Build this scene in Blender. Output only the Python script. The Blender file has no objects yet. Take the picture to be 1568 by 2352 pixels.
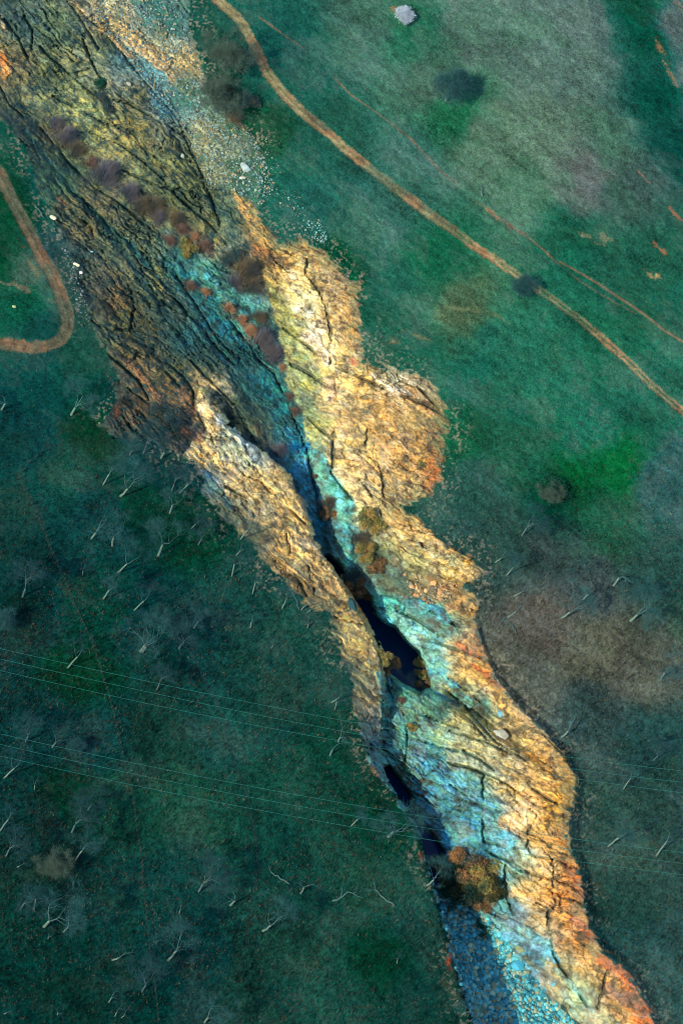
import bpy, math, random
import numpy as np
from mathutils import Matrix, Vector
random.seed(7); rng = np.random.default_rng(11)
S = bpy.context.scene; COL = S.collection
# ------------------------------------------------------------------ camera
DW, DH = 1568.0, 2352.0                 # pixel grid in which the photograph was surveyed
TILT, ROLL, DIST, WIDTH = math.radians(36), math.radians(31), 600.0, 130.0
hd = np.array([math.sin(ROLL), math.cos(ROLL), 0.0])
fwd = np.array([math.sin(TILT)*hd[0], math.sin(TILT)*hd[1], -math.cos(TILT)])
u0 = np.array([0, 0, 1.0]) - fwd*(-math.cos(TILT)); u0 /= np.linalg.norm(u0)
r0 = np.cross(fwd, u0)
UP = math.cos(ROLL)*u0 - math.sin(ROLL)*r0
RT = math.sin(ROLL)*u0 + math.cos(ROLL)*r0
CAM = -fwd*DIST
cd = bpy.data.cameras.new("camera"); cam = bpy.data.objects.new("camera", cd); COL.objects.link(cam)
cam.matrix_world = Matrix([[RT[i], UP[i], -fwd[i], CAM[i]] for i in range(3)] + [[0, 0, 0, 1]])
cd.sensor_fit = 'HORIZONTAL'; cd.sensor_width = 36.0; cd.lens = 36.0*DIST/WIDTH
cd.clip_start = 1.0; cd.clip_end = 20000.0
S.camera = cam
# ------------------------------------------------------------------ light
SUN_EL = math.radians(38)
shadow_dir = np.array([0.83, 0.56])     # the way shadows fall on the ground
shadow_dir /= np.linalg.norm(shadow_dir)
sd = np.array([shadow_dir[0]*math.cos(SUN_EL), shadow_dir[1]*math.cos(SUN_EL), -math.sin(SUN_EL)])
sl = bpy.data.lights.new("sun", 'SUN'); sl.energy = 3.5; sl.angle = math.radians(1.2); sl.color = (1.0, 0.88, 0.70)
so = bpy.data.objects.new("sun", sl); COL.objects.link(so)
so.rotation_euler = Vector(sd).to_track_quat('-Z', 'Y').to_euler(); so.location = (-200, -150, 300)
W = bpy.data.worlds.new("World"); S.world = W; W.use_nodes = True
nt = W.node_tree; nt.nodes.clear()
sky = nt.nodes.new("ShaderNodeTexSky"); sky.sky_type = 'NISHITA'; sky.sun_disc = False
sky.sun_elevation = SUN_EL; sky.sun_rotation = math.atan2(-sd[0], -sd[1]); sky.air_density = 1.2; sky.dust_density = 0.4; sky.ozone_density = 3.0
bg = nt.nodes.new("ShaderNodeBackground"); bg.inputs[1].default_value = 0.15
wo = nt.nodes.new("ShaderNodeOutputWorld"); nt.links.new(sky.outputs[0], bg.inputs[0]); nt.links.new(bg.outputs[0], wo.inputs[0])
S.view_settings.view_transform = 'Standard'; S.view_settings.look = 'None'; S.view_settings.exposure = 0.3; S.view_settings.gamma = 1.0
S.view_settings.use_curve_mapping = False
S.cycles.filter_width = 1.05

# ------------------------------------------------------------------ survey helpers
K = DIST/WIDTH*DW                       # focal length in survey pixels
def ray(dx, dy):
    x = (np.asarray(dx, float)-DW/2)/K; y = -(np.asarray(dy, float)-DH/2)/K
    return fwd[None, :] + x[..., None]*RT + y[..., None]*UP
def on_plane(dx, dy, z):
    r = ray(np.atleast_1d(dx), np.atleast_1d(dy)); t = (np.asarray(z)-CAM[2])/r[..., 2]
    return CAM + r*t[..., None]
def to_px(P):
    v = P-CAM; d = v@fwd
    return DW/2 + K*(v@RT)/d, DH/2 - K*(v@UP)/d
def c(col, row, *xy):                   # survey sheets -> survey pixels
    ox = (0, 768, 1536)[col]; oy = (0, 868, 1736, 2604)[row]
    return [((xy[i]/1.96+ox)*DW/2336, (xy[i+1]/1.96+oy)*DW/2336) for i in range(0, len(xy), 2)]
def lin(rgb):
    a = np.asarray(rgb, float)/255.0
    return np.where(a <= 0.04045, a/12.92, ((a+0.055)/1.055)**2.4)
# ------------------------------------------------------------------ noise
TB = rng.random((8, 256, 256))
def vn(x, y, s=0):
    T = TB[s % 8]; x = np.asarray(x)+s*17.3; y = np.asarray(y)+s*9.1
    xi = np.floor(x).astype(np.int64); yi = np.floor(y).astype(np.int64); fx = x-xi; fy = y-yi
    fx = fx*fx*fx*(fx*(fx*6-15)+10); fy = fy*fy*fy*(fy*(fy*6-15)+10)
    a, b = xi & 255, (xi+1) & 255; e, g = yi & 255, (yi+1) & 255
    return (T[a, e]*(1-fx)+T[b, e]*fx)*(1-fy) + (T[a, g]*(1-fx)+T[b, g]*fx)*fy
def fbm(x, y, s=0, o=4, gain=0.5):
    v = 0; a = 1; n = 0
    for i in range(o):
        v = v+a*vn(x*2**i, y*2**i, s+i); n += a; a *= gain
    return v/n
def voro(x, y, s=0):                    # F1, F2 and the cell's random numbers
    xi = np.floor(x).astype(np.int64); yi = np.floor(y).astype(np.int64)
    f1 = np.full(x.shape, 9.0); f2 = np.full(x.shape, 9.0); r1 = np.zeros(x.shape); r2 = np.zeros(x.shape); px = np.zeros(x.shape); py = np.zeros(x.shape)
    A, B, R, Q = TB[s % 8], TB[(s+1) % 8], TB[(s+2) % 8], TB[(s+3) % 8]
    for i in (-1, 0, 1):
        for j in (-1, 0, 1):
            cx = xi+i; cy = yi+j; a = cx & 255; b = cy & 255
            dx = cx+A[a, b]-x; dy = cy+B[a, b]-y; d = np.sqrt(dx*dx+dy*dy)
            n = d < f1
            f2 = np.where(n, f1, np.minimum(f2, d)); f1 = np.where(n, d, f1)
            r1 = np.where(n, R[a, b], r1); r2 = np.where(n, Q[a, b], r2); px = np.where(n, dx, px); py = np.where(n, dy, py)
    return f1, f2, r1, r2, px, py
def ss(a, b, x):
    t = np.clip((x-a)/(b-a), 0, 1); return t*t*(3-2*t)
# ------------------------------------------------------------------ raster in the survey sheet
X0, X1, Y0, Y1, ST = -420, 1990, -520, 2880, 5
gx = np.arange(X0, X1+1, ST); gy = np.arange(Y0, Y1+1, ST)
GX, GY = np.meshgrid(gx.astype(float), gy.astype(float))
def pdist(pts, X=GX, Y=GY, closed=False):
    pts = [tuple(p[:2]) for p in pts]
    if closed: pts = pts+[pts[0]]
    best = np.full(X.shape, 1e12)
    for (ax, ay), (bx, by) in zip(pts[:-1], pts[1:]):
        vx, vy = bx-ax, by-ay; L = vx*vx+vy*vy+1e-9
        t = np.clip(((X-ax)*vx+(Y-ay)*vy)/L, 0, 1)
        best = np.minimum(best, (X-ax-t*vx)**2+(Y-ay-t*vy)**2)
    return np.sqrt(best)
def inside(pts, X=GX, Y=GY):
    r = np.zeros(X.shape, bool); n = len(pts)
    for i in range(n):
        ax, ay = pts[i][:2]; bx, by = pts[(i+1) % n][:2]
        if ay == by: continue
        r ^= ((ay > Y) != (by > Y)) & (X < (bx-ax)*(Y-ay)/(by-ay)+ax)
    return r
def sdf(pts):
    d = pdist(pts, closed=True); return np.where(inside(pts), -d, d)
def sample(F, x, y):
    u = np.clip((x-X0)/ST, 0, len(gx)-1.001); v = np.clip((y-Y0)/ST, 0, len(gy)-1.001)
    i = u.astype(int); j = v.astype(int); a = u-i; b = v-j
    if F.ndim == 3: a = a[..., None]; b = b[..., None]
    return (F[j, i]*(1-a)+F[j, i+1]*a)*(1-b)+(F[j+1, i]*(1-a)+F[j+1, i+1]*a)*b

# ------------------------------------------------------------------ outlines of the rock
FAR_RIM = [(430, -300), (420, -60), (440, 60), (470, 160), (500, 240), (560, 290), (600, 350), (600, 440), (590, 500), (640, 555), (700, 545), (745, 575), (765, 610), (820, 655),
    (822, 700), (828, 760), (836, 830), (870, 842), (930, 850), (1000, 885), (1025, 965), (1028, 1000), (1005, 1040), (1012, 1100), (990, 1135), (960, 1150),
    (900, 1162), (965, 1195), (1010, 1238), (1060, 1262), (1087, 1275), (1084, 1290), (1096, 1318), (1085, 1336), (1064, 1345), (1076, 1360), (1090, 1390), (1086, 1428), (1098, 1450),
    (1112, 1500), (1140, 1560), (1180, 1612), (1250, 1682), (1290, 1740), (1322, 1788), (1312, 1850), (1304, 1900), (1312, 1960), (1334, 2010), (1338, 2060), (1350, 2130),
    (1385, 2190), (1425, 2215), (1462, 2265), (1500, 2352), (1540, 2480), (1640, 2700)]
NEAR_RIM = [(-330, -100), (-120, 120), (0, 265), (50, 330), (85, 420), (130, 520), (165, 590), (178, 660), (200, 720), (235, 790), (275, 860), (262, 940), (222, 975), (258, 1005), (330, 1012), (400, 1040),
    (446, 1062), (462, 1130), (520, 1195), (575, 1250), (635, 1330), (700, 1382), (755, 1410), (775, 1490), (800, 1560), (818, 1640), (838, 1720), (870, 1780)]
ROCK = FAR_RIM[:-2] + [(1540, 2480), (1250, 2480), (1110, 2400), (1076, 2330), (1050, 2240), (1022, 2130), (1000, 2060), (985, 1990), (965, 1930), (935, 1860), (900, 1815)] + NEAR_RIM[::-1] + [(-330, -400), (430, -400)]
CHANNEL = [(-200, -20, -2), (0, 180, -2.6), (100, 290, -4.2), (190, 400, -5), (250, 445, -5.2), (330, 510, -5.6), (420, 610, -6.4), (500, 700, -7.6), (560, 765, -9), (620, 830, -10.8), (652, 900, -10), (690, 985, -10.2),
    (712, 1060, -10.4), (738, 1150, -11), (748, 1250, -12.2), (772, 1310, -14), (835, 1400, -16), (905, 1490, -16), (990, 1585, -15.5)]
HC = [   # (polyline, heights) : surveyed breaklines of the gorge
 (FAR_RIM, 0.0), (NEAR_RIM, 0.3), (CHANNEL, None),
 ([(455, 895, -1), (490, 950, -1), (540, 1000, -1.6), (600, 1045, -2), (650, 1090, -2.6), (700, 1180, -3), (712, 1240, -3), (756, 1300, -3), (800, 1370, -3), (838, 1440, -3), (866, 1500, -3), (876, 1560, -3.5), (866, 1650, -4.5), (850, 1720, -5)], None),
 ([(470, 885, -4.5), (508, 935, -6), (558, 985, -6.6), (618, 1030, -8), (668, 1080, -8.6), (718, 1170, -9.4), (731, 1235, -11), (772, 1290, -13), (817, 1362, -15.5), (855, 1430, -16), (884, 1492, -16), (896, 1552, -12), (890, 1640, -9), (880, 1720, -9)], None),
 ([(880, 1790, -1), (920, 1850, -1), (955, 1915, -1.2), (975, 1990, -1.5), (992, 2060, -2), (1015, 2135, -2.5), (1042, 2240, -3), (1068, 2330, -3.2), (1100, 2420, -3.2)], None),
 ([(893, 1776, -9.5), (935, 1838, -12.4), (972, 1903, -13.4), (992, 1980, -14.6), (1008, 2050, -15.6), (1032, 2125, -16.4), (1060, 2230, -16.8), (1088, 2320, -17), (1130, 2420, -17)], None),
 ([(900, 1765, -10), (942, 1850, -10), (1000, 1950, -12.6), (1050, 2060, -15.6), (1120, 2150, -16.6), (1180, 2250, -17), (1280, 2360, -17), (1330, 2450, -17)], None),
 ([(1010, 1960, -11), (1090, 2100, -14.4), (1180, 2190, -15.4), (1260, 2290, -15.8), (1340, 2352, -15)], None),
 ([(1030, 1590, -14.5), (1110, 1650, -13), (1180, 1700, -10), (1250, 1745, -6), (1300, 1785, -2.5)], None),     # cleft
 ([(905, 1575, -10.5), (960, 1590, -9), (1060, 1650, -7.5), (1150, 1710, -6.2), (1230, 1765, -4.4)], None),
 ([(960, 1740, -8.6), (1010, 1790, -7.6), (1080, 1900, -7.4), (1150, 2000, -8), (1230, 2140, -9.5), (1300, 2240, -10), (1380, 2340, -10)], None),
 ([(1150, 1790, -5.5), (1210, 1900, -5), (1250, 2020, -4.6), (1290, 2140, -4), (1380, 2260, -3.6)], None),
 ([(850, 1385, -12.5), (890, 1420, -11), (960, 1440, -10), (1030, 1500, -8), (1100, 1570, -6), (1180, 1650, -4)], None),
 ([(870, 1330, -12), (950, 1318, -9.5), (1020, 1348, -7), (1056, 1347, -5)], None),
 ([(890, 1205, -5.5), (960, 1298, -3.6), (1050, 1330, -1.8)], None),
 ([(790, 1170, -8), (800, 1270, -9)], None), ([(900, 1180, -1.5), (1000, 1252, -.4), (1078, 1284, .6)], None),
 ([(640, 660, -6.5), (680, 780, -7), (720, 900, -7.5), (740, 1000, -7.8), (760, 1100, -8), (800, 1170, -8)], None),
 ([(660, 620, -3.5), (720, 720, -5), (780, 850, -5), (840, 1000, -5), (860, 1120, -5)], None),
 ([(540, 440, -1), (600, 530, -1.5), (640, 600, -3)], None),
 ([(200, -60, -3.5), (270, 90, -3.5), (330, 150, -3.6), (400, 240, -3.8), (430, 310, -3.8), (470, 420, -3.8), (520, 540, -4)], None),
 ([(120, -60, -1.2), (230, 130, -1.2), (320, 250, -1.5), (400, 380, -2), (470, 520, -3)], None),
 ([(40, 60, -2), (140, 200, -2.6), (260, 330, -3.2), (380, 480, -3.8)], None),
 ([(120, 400, -2.2), (220, 540, -2.6), (330, 650, -3.4), (440, 780, -4.2), (540, 900, -5.6), (590, 1010, -7)], None),
 ([(180, 640, -1), (260, 760, -1.5), (360, 880, -1.8), (440, 980, -1.5)], None),
 ([(250, 700, -3.2), (330, 790, -3.6), (420, 860, -4), (455, 895, -4)], None),
 # the ground beyond
 ([(1104, 1440, -1.32), (1122, 1495, -1.43), (1152, 1553, -1.43), (1194, 1602, -1.54), (1264, 1672, -1.54), (1306, 1735, -1.54), (1345, 1790, -1.76), (1336, 1850, -1.87), (1328, 1900, -1.76), (1336, 1955, -1.65), (1356, 2005, -1.65), (1360, 2060, -1.65), (1374, 2122, -1.43), (1404, 2178, -1.32), (1445, 2205, -1.21), (1482, 2255, -1.21), (1520, 2345, -1.21)], None),
 ([(1985, -515, 17), (1985, 600, 14), (1985, 1200, 9), (1985, 1900, 3), (1985, 2875, 0)], None),
 ([(600, -515, 4), (1200, -515, 10), (1985, -515, 17)], None),
 ([(1500, 0, 9.6), (1545, 300, 8.6), (1600, 420, 8.8)], None), ([(1350, 0, 11), (1400, 300, 10)], None),
 ([(-415, 200, 6), (-415, 1000, 10), (-415, 1900, 14), (-415, 2875, 15)], None), ([(-415, 2875, 15), (500, 2875, 7), (1200, 2875, -1)], None), ([(-415, -515, 2), (100, -515, -1)], None),
]
def laplace(skip):
    H = None
    for k in (8, 4, 2, 1):
        sx = np.arange(X0, X1+1, ST*k); sy = np.arange(Y0, Y1+1, ST*k)
        if H is None: H = np.zeros((len(sy), len(sx)))
        else:
            a = np.clip((sx-X0)/(ST*2*k), 0, H.shape[1]-1.001); b = np.clip((sy-Y0)/(ST*2*k), 0, H.shape[0]-1.001)
            i = a.astype(int); j = b.astype(int); fa = a-i; fb = (b-j)[:, None]
            H = (H[j][:, i]*(1-fa)+H[j][:, i+1]*fa)*(1-fb)+(H[j+1][:, i]*(1-fa)+H[j+1][:, i+1]*fa)*fb
        M = np.zeros(H.shape, bool); V = np.zeros(H.shape); N = np.zeros(H.shape)
        for ci, (pts, h) in enumerate(HC):
            if ci in skip: continue
            for p, q in zip(pts[:-1], pts[1:]):
                n = int(max(abs(q[0]-p[0]), abs(q[1]-p[1]))/(ST*k)*2)+2
                t = np.linspace(0, 1, n); x = p[0]+(q[0]-p[0])*t; y = p[1]+(q[1]-p[1])*t
                z = np.full(n, h) if h is not None else p[2]+(q[2]-p[2])*t
                i = np.round((x-X0)/(ST*k)).astype(int); j = np.round((y-Y0)/(ST*k)).astype(int)
                ok = (i >= 0) & (i < H.shape[1]) & (j >= 0) & (j < H.shape[0])
                np.add.at(V, (j[ok], i[ok]), z[ok]); np.add.at(N, (j[ok], i[ok]), 1)
        M = N > 0; V[M] /= N[M]
        for it in range(400 if k > 2 else 160):
            P = np.pad(H, 1, mode='edge'); H = 0.25*(P[:-2, 1:-1]+P[2:, 1:-1]+P[1:-1, :-2]+P[1:-1, 2:]); H[M] = V[M]
    return H
HR = laplace((4, 6)); HL = laplace((3, 5))      # the near bank's top, and the gorge under it
LIP = [(440, 880), (462, 888), (500, 945), (548, 995), (608, 1036), (660, 1082), (710, 1172), (722, 1238), (764, 1294), (809, 1364), (848, 1438), (876, 1495), (886, 1556), (878, 1640), (868, 1730), (884, 1788), (926, 1846), (962, 1910), (983, 1988), (1000, 2058), (1022, 2132), (1050, 2238), (1076, 2330), (1112, 2430), (1112, 2900), (-600, 2900), (-600, 1020), (330, 1010), (425, 1000), (448, 940)]
SD_LIP = sdf(LIP)
SD_ROCK = sdf(ROCK)
POOLS = [[(806, 1372), (826, 1352), (850, 1376), (858, 1412), (880, 1432), (905, 1446), (925, 1470), (955, 1500), (972, 1530), (985, 1575), (965, 1588), (930, 1570), (896, 1545), (872, 1500), (845, 1445), (828, 1405)],
         [(880, 1768), (893, 1762), (915, 1790), (940, 1830), (958, 1880), (985, 1915), (1015, 1958), (1000, 1990), (1010, 2030), (995, 2040), (975, 1985), (955, 1900), (915, 1845)],
         [(740, 1285), (752, 1280), (775, 1300), (790, 1330), (780, 1340), (755, 1310)]]
SD_POOL = np.minimum.reduce([sdf(p) for p in POOLS])
PD = np.where(GY > 1640, -15.2, -18.5); HL = np.where(SD_POOL < 9, np.minimum(HL, HL+(PD-HL)*ss(9, 0, SD_POOL)), HL)
BED = [(1000, 2050), (1040, 2065), (1075, 2085), (1120, 2110), (1160, 2160), (1205, 2225), (1270, 2300), (1345, 2370), (1400, 2500), (1110, 2480), (1080, 2330), (1050, 2240), (1022, 2130)]
SCREE = [(185, -80), (390, -80), (420, 60), (470, 170), (500, 230), (560, 290), (600, 340), (630, 430), (600, 470), (520, 440), (480, 430), (440, 350), (420, 290), (360, 230), (310, 170), (260, 100), (220, 40)]
SD_BED, SD_SCREE = sdf(BED), sdf(SCREE)
FARBANK = [(560, 440), (640, 560), (600, 620), (640, 760), (660, 880), (700, 980), (720, 1080), (745, 1180), (765, 1290), (840, 1370), (870, 1420), (930, 1480), (985, 1560), (900, 1570), (870, 1660), (870, 1760), (960, 1880), (1010, 1960), (1060, 2080), (1120, 2110), (1200, 2220), (1345, 2370), (1400, 2500), (1700, 2600), (1650, 800), (900, 300)]
NEARRIDGE = [(440, 880), (480, 880), (560, 985), (620, 1040), (665, 1085), (715, 1175), (725, 1240), (765, 1295), (810, 1365), (850, 1440), (878, 1500), (885, 1560), (880, 1640), (870, 1790), (700, 1700), (300, 1200), (440, 1030), (470, 980)]
SD_FAR = sdf(FARBANK); SD_NEAR = np.maximum(SD_LIP, sdf([(430, 870), (900, 870), (1200, 1800), (870, 1800), (700, 1700), (300, 1200), (440, 1030), (470, 980)]))

ROADS = [  # (name, line, half width)
 ('main', [(440, -120), (462, -40)] + c(1, 0, 0, 40, 90, 120, 150, 210, 220, 350, 290, 500, 400, 630, 520, 750, 680, 880, 830, 1010, 1000, 1150, 1200, 1300, 1400, 1450, 1568, 1570) + c(2, 0, 150, 1640, 350, 1764) + c(2, 1, 330, 60, 430, 120, 700, 310, 860, 430, 1050, 590, 1200, 720, 1330, 850, 1450, 960, 1568, 1060) + [(1700, 1080), (1960, 1330)], 10.5),
 ('loop', [(-60, 330)] + c(0, 0, 0, 1170, 60, 1300, 140, 1450, 220, 1600, 300, 1764) + c(0, 1, 340, 120, 400, 260, 445, 400, 455, 480, 440, 540, 400, 580, 350, 607, 300, 620, 200, 630, 100, 610, 0, 600) + [(-200, 760), (-410, 700)], 13.5),
]
PATHS = [
 (c(1, 0, 230, 110, 400, 230, 500, 300, 600, 390, 700, 480, 790, 575, 850, 635, 1000, 740, 1150, 850, 1250, 930, 1350, 1040, 1450, 1150, 1568, 1240) + c(2, 0, 100, 1290, 200, 1360, 280, 1430, 400, 1500, 520, 1580, 640, 1680) + c(2, 1, 700, 40, 900, 200, 1100, 320, 1250, 400), 1.8, (130, 100, 78)),
 (c(2, 1, 740, 50, 900, 140, 1000, 200, 1150, 300, 1300, 400, 1450, 520, 1568, 590) + [(1700, 850)], 2.4, (132, 104, 80)),
 (c(0, 2, 1060, 620, 1100, 700, 1200, 880, 1300, 1010, 1380, 1170, 1450, 1300, 1500, 1480, 1560, 1680) + c(1, 3, 50, 0, 130, 150, 170, 350, 210, 530, 215, 760, 180, 1000, 150, 1200, 100, 1400, 85, 1764), 2.0, (45, 62, 62)),
 (c(0, 1, 320, 640, 300, 900, 230, 1100, 240, 1250), 2.2, (20, 60, 60)),
 (c(2, 1, 1130, 570, 1300, 690, 1568, 840), 1.6, (40, 60, 60)),
]
CRACKS = [c(1, 1, 740, 760, 850, 800, 1000, 870, 1180, 950, 1340, 1010, 1480, 1090), c(1, 1, 0, 400, 120, 560, 230, 720, 330, 800, 400, 960, 500, 1200, 550, 1300, 590, 1500, 640, 1764), c(1, 1, 560, 40, 540, 130, 640, 250, 700, 450, 710, 600, 700, 740, 740, 860), c(1, 1, 735, 1180, 730, 1440), c(1, 1, 710, 1460, 780, 1560, 870, 1660),
 c(1, 1, 960, 1180, 940, 1340, 1030, 1400, 1070, 1560, 1050, 1764), c(1, 1, 400, 500, 560, 620, 640, 700), c(1, 1, 440, 740, 560, 800, 700, 900), c(1, 1, 940, 720, 1100, 840, 1300, 900, 1440, 1040), c(1, 1, 560, 1100, 640, 1180, 720, 1240), c(1, 1, 900, 1500, 1000, 1640), c(1, 1, 0, 1340, 130, 1480, 240, 1520, 300, 1600), c(1, 1, 0, 1560, 150, 1640, 200, 1764),
 c(0, 1, 560, 400, 680, 500, 780, 590, 950, 700), c(0, 1, 640, 610, 800, 740, 930, 850, 1000, 980, 1010, 1060), c(0, 1, 1090, 700, 1230, 830, 1300, 920, 1310, 1050, 1400, 1200, 1440, 1280), c(0, 1, 780, 510, 950, 520), c(0, 1, 850, 180, 900, 330, 880, 500), c(0, 1, 900, 0, 960, 120, 1200, 330, 1330, 480, 1500, 680, 1568, 740), c(0, 1, 1180, 150, 1290, 300, 1450, 560, 1568, 680),
 c(0, 1, 1240, 680, 1400, 840, 1568, 1010), c(0, 1, 1130, 560, 1300, 680), c(0, 1, 640, 1130, 680, 1200, 770, 1240), c(0, 1, 940, 1060, 1050, 1200, 1100, 1260), c(0, 1, 1000, 200, 1100, 330, 1250, 420), c(0, 1, 820, 600, 1000, 690, 1150, 830, 1220, 900), c(0, 1, 860, 900, 1000, 1010),
 c(0, 0, 450, 0, 560, 150, 660, 330), c(0, 0, 270, 310, 350, 390, 480, 500, 620, 620, 760, 720), c(0, 0, 160, 100, 220, 200, 210, 330), c(0, 0, 620, 430, 700, 560, 690, 640, 710, 760), c(0, 0, 930, 500, 1200, 800, 1250, 950, 1330, 1100, 1400, 1290, 1520, 1640), c(0, 0, 350, 640, 520, 720, 700, 820, 900, 900, 1000, 1040), c(0, 0, 880, 700, 1100, 820, 1210, 900), c(0, 0, 600, 880, 800, 960, 960, 1080, 1080, 1180, 1200, 1330, 1380, 1480, 1500, 1600),
 c(0, 0, 790, 1130, 1080, 1250, 1300, 1290), c(0, 0, 0, 580, 60, 700, 160, 780), c(0, 0, 0, 830, 80, 900, 200, 980), c(0, 0, 270, 850, 400, 1010, 500, 1130, 640, 1260, 760, 1330, 900, 1440, 1060, 1600), c(0, 0, 560, 260, 620, 430), c(0, 0, 0, 100, 120, 240, 200, 420), c(0, 0, 640, 620, 860, 690, 1000, 770), c(0, 0, 760, 820, 1000, 930), c(0, 0, 560, 1480, 700, 1570, 860, 1640), c(0, 0, 480, 20, 640, 160, 780, 300, 930, 500),
 c(2, 3, 0, 20, 130, 50, 260, 90, 380, 150, 520, 250, 580, 300), c(2, 3, 230, 100, 225, 300, 230, 540), c(2, 3, 230, 540, 400, 590, 520, 580), c(2, 3, 240, 600, 330, 650, 480, 700, 530, 680), c(2, 3, 520, 560, 560, 640, 700, 660, 700, 780, 690, 870, 720, 960, 670, 1030, 660, 1140, 700, 1300, 740, 1380), c(2, 3, 560, 190, 720, 290, 780, 380), c(2, 3, 440, 920, 600, 960, 690, 1000), c(2, 3, 380, 700, 380, 900, 440, 1040),
 c(2, 3, 540, 320, 590, 360, 545, 450, 520, 560), c(2, 3, 0, 160, 100, 220, 180, 290), c(2, 3, 480, 740, 620, 780, 690, 800), c(2, 3, 740, 1380, 840, 1500, 920, 1650), c(2, 3, 1060, 1400, 1030, 1560, 990, 1660), c(2, 3, 840, 940, 890, 960), c(2, 3, 700, 1100, 850, 1200, 960, 1260),
 c(2, 2, 100, 1640, 200, 1690, 300, 1764), c(2, 2, 0, 1500, 200, 1560, 420, 1650), c(2, 2, 0, 1250, 100, 1330, 180, 1430, 300, 1560, 520, 1700), c(2, 2, 0, 1150, 150, 1250, 300, 1400, 500, 1500), c(2, 2, 0, 950, 120, 980, 220, 1010), c(2, 2, 400, 1430, 640, 1530, 800, 1700), c(2, 2, 0, 1300, 150, 1440, 260, 1560), c(2, 2, 0, 290, 90, 330, 160, 360), c(2, 2, 0, 480, 100, 500),
 c(1, 2, 1140, 1150, 1290, 1210, 1400, 1280, 1568, 1330), c(1, 2, 1080, 1130, 1090, 1210, 1140, 1290), c(1, 2, 1180, 1330, 1230, 1500, 1210, 1700), c(1, 2, 1380, 700, 1568, 800), c(1, 2, 1140, 840, 1350, 890, 1568, 960), c(1, 2, 740, 740, 930, 790), c(1, 2, 1350, 1400, 1568, 1480), c(1, 2, 1300, 1560, 1568, 1640), c(1, 2, 1380, 1330, 1568, 1400), c(1, 2, 420, 0, 550, 120), c(1, 2, 420, 180, 440, 330), c(1, 2, 430, 460, 480, 460, 550, 600), c(1, 2, 560, 400, 600, 560), c(1, 2, 1160, 700, 1280, 750, 1400, 830)]
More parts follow.
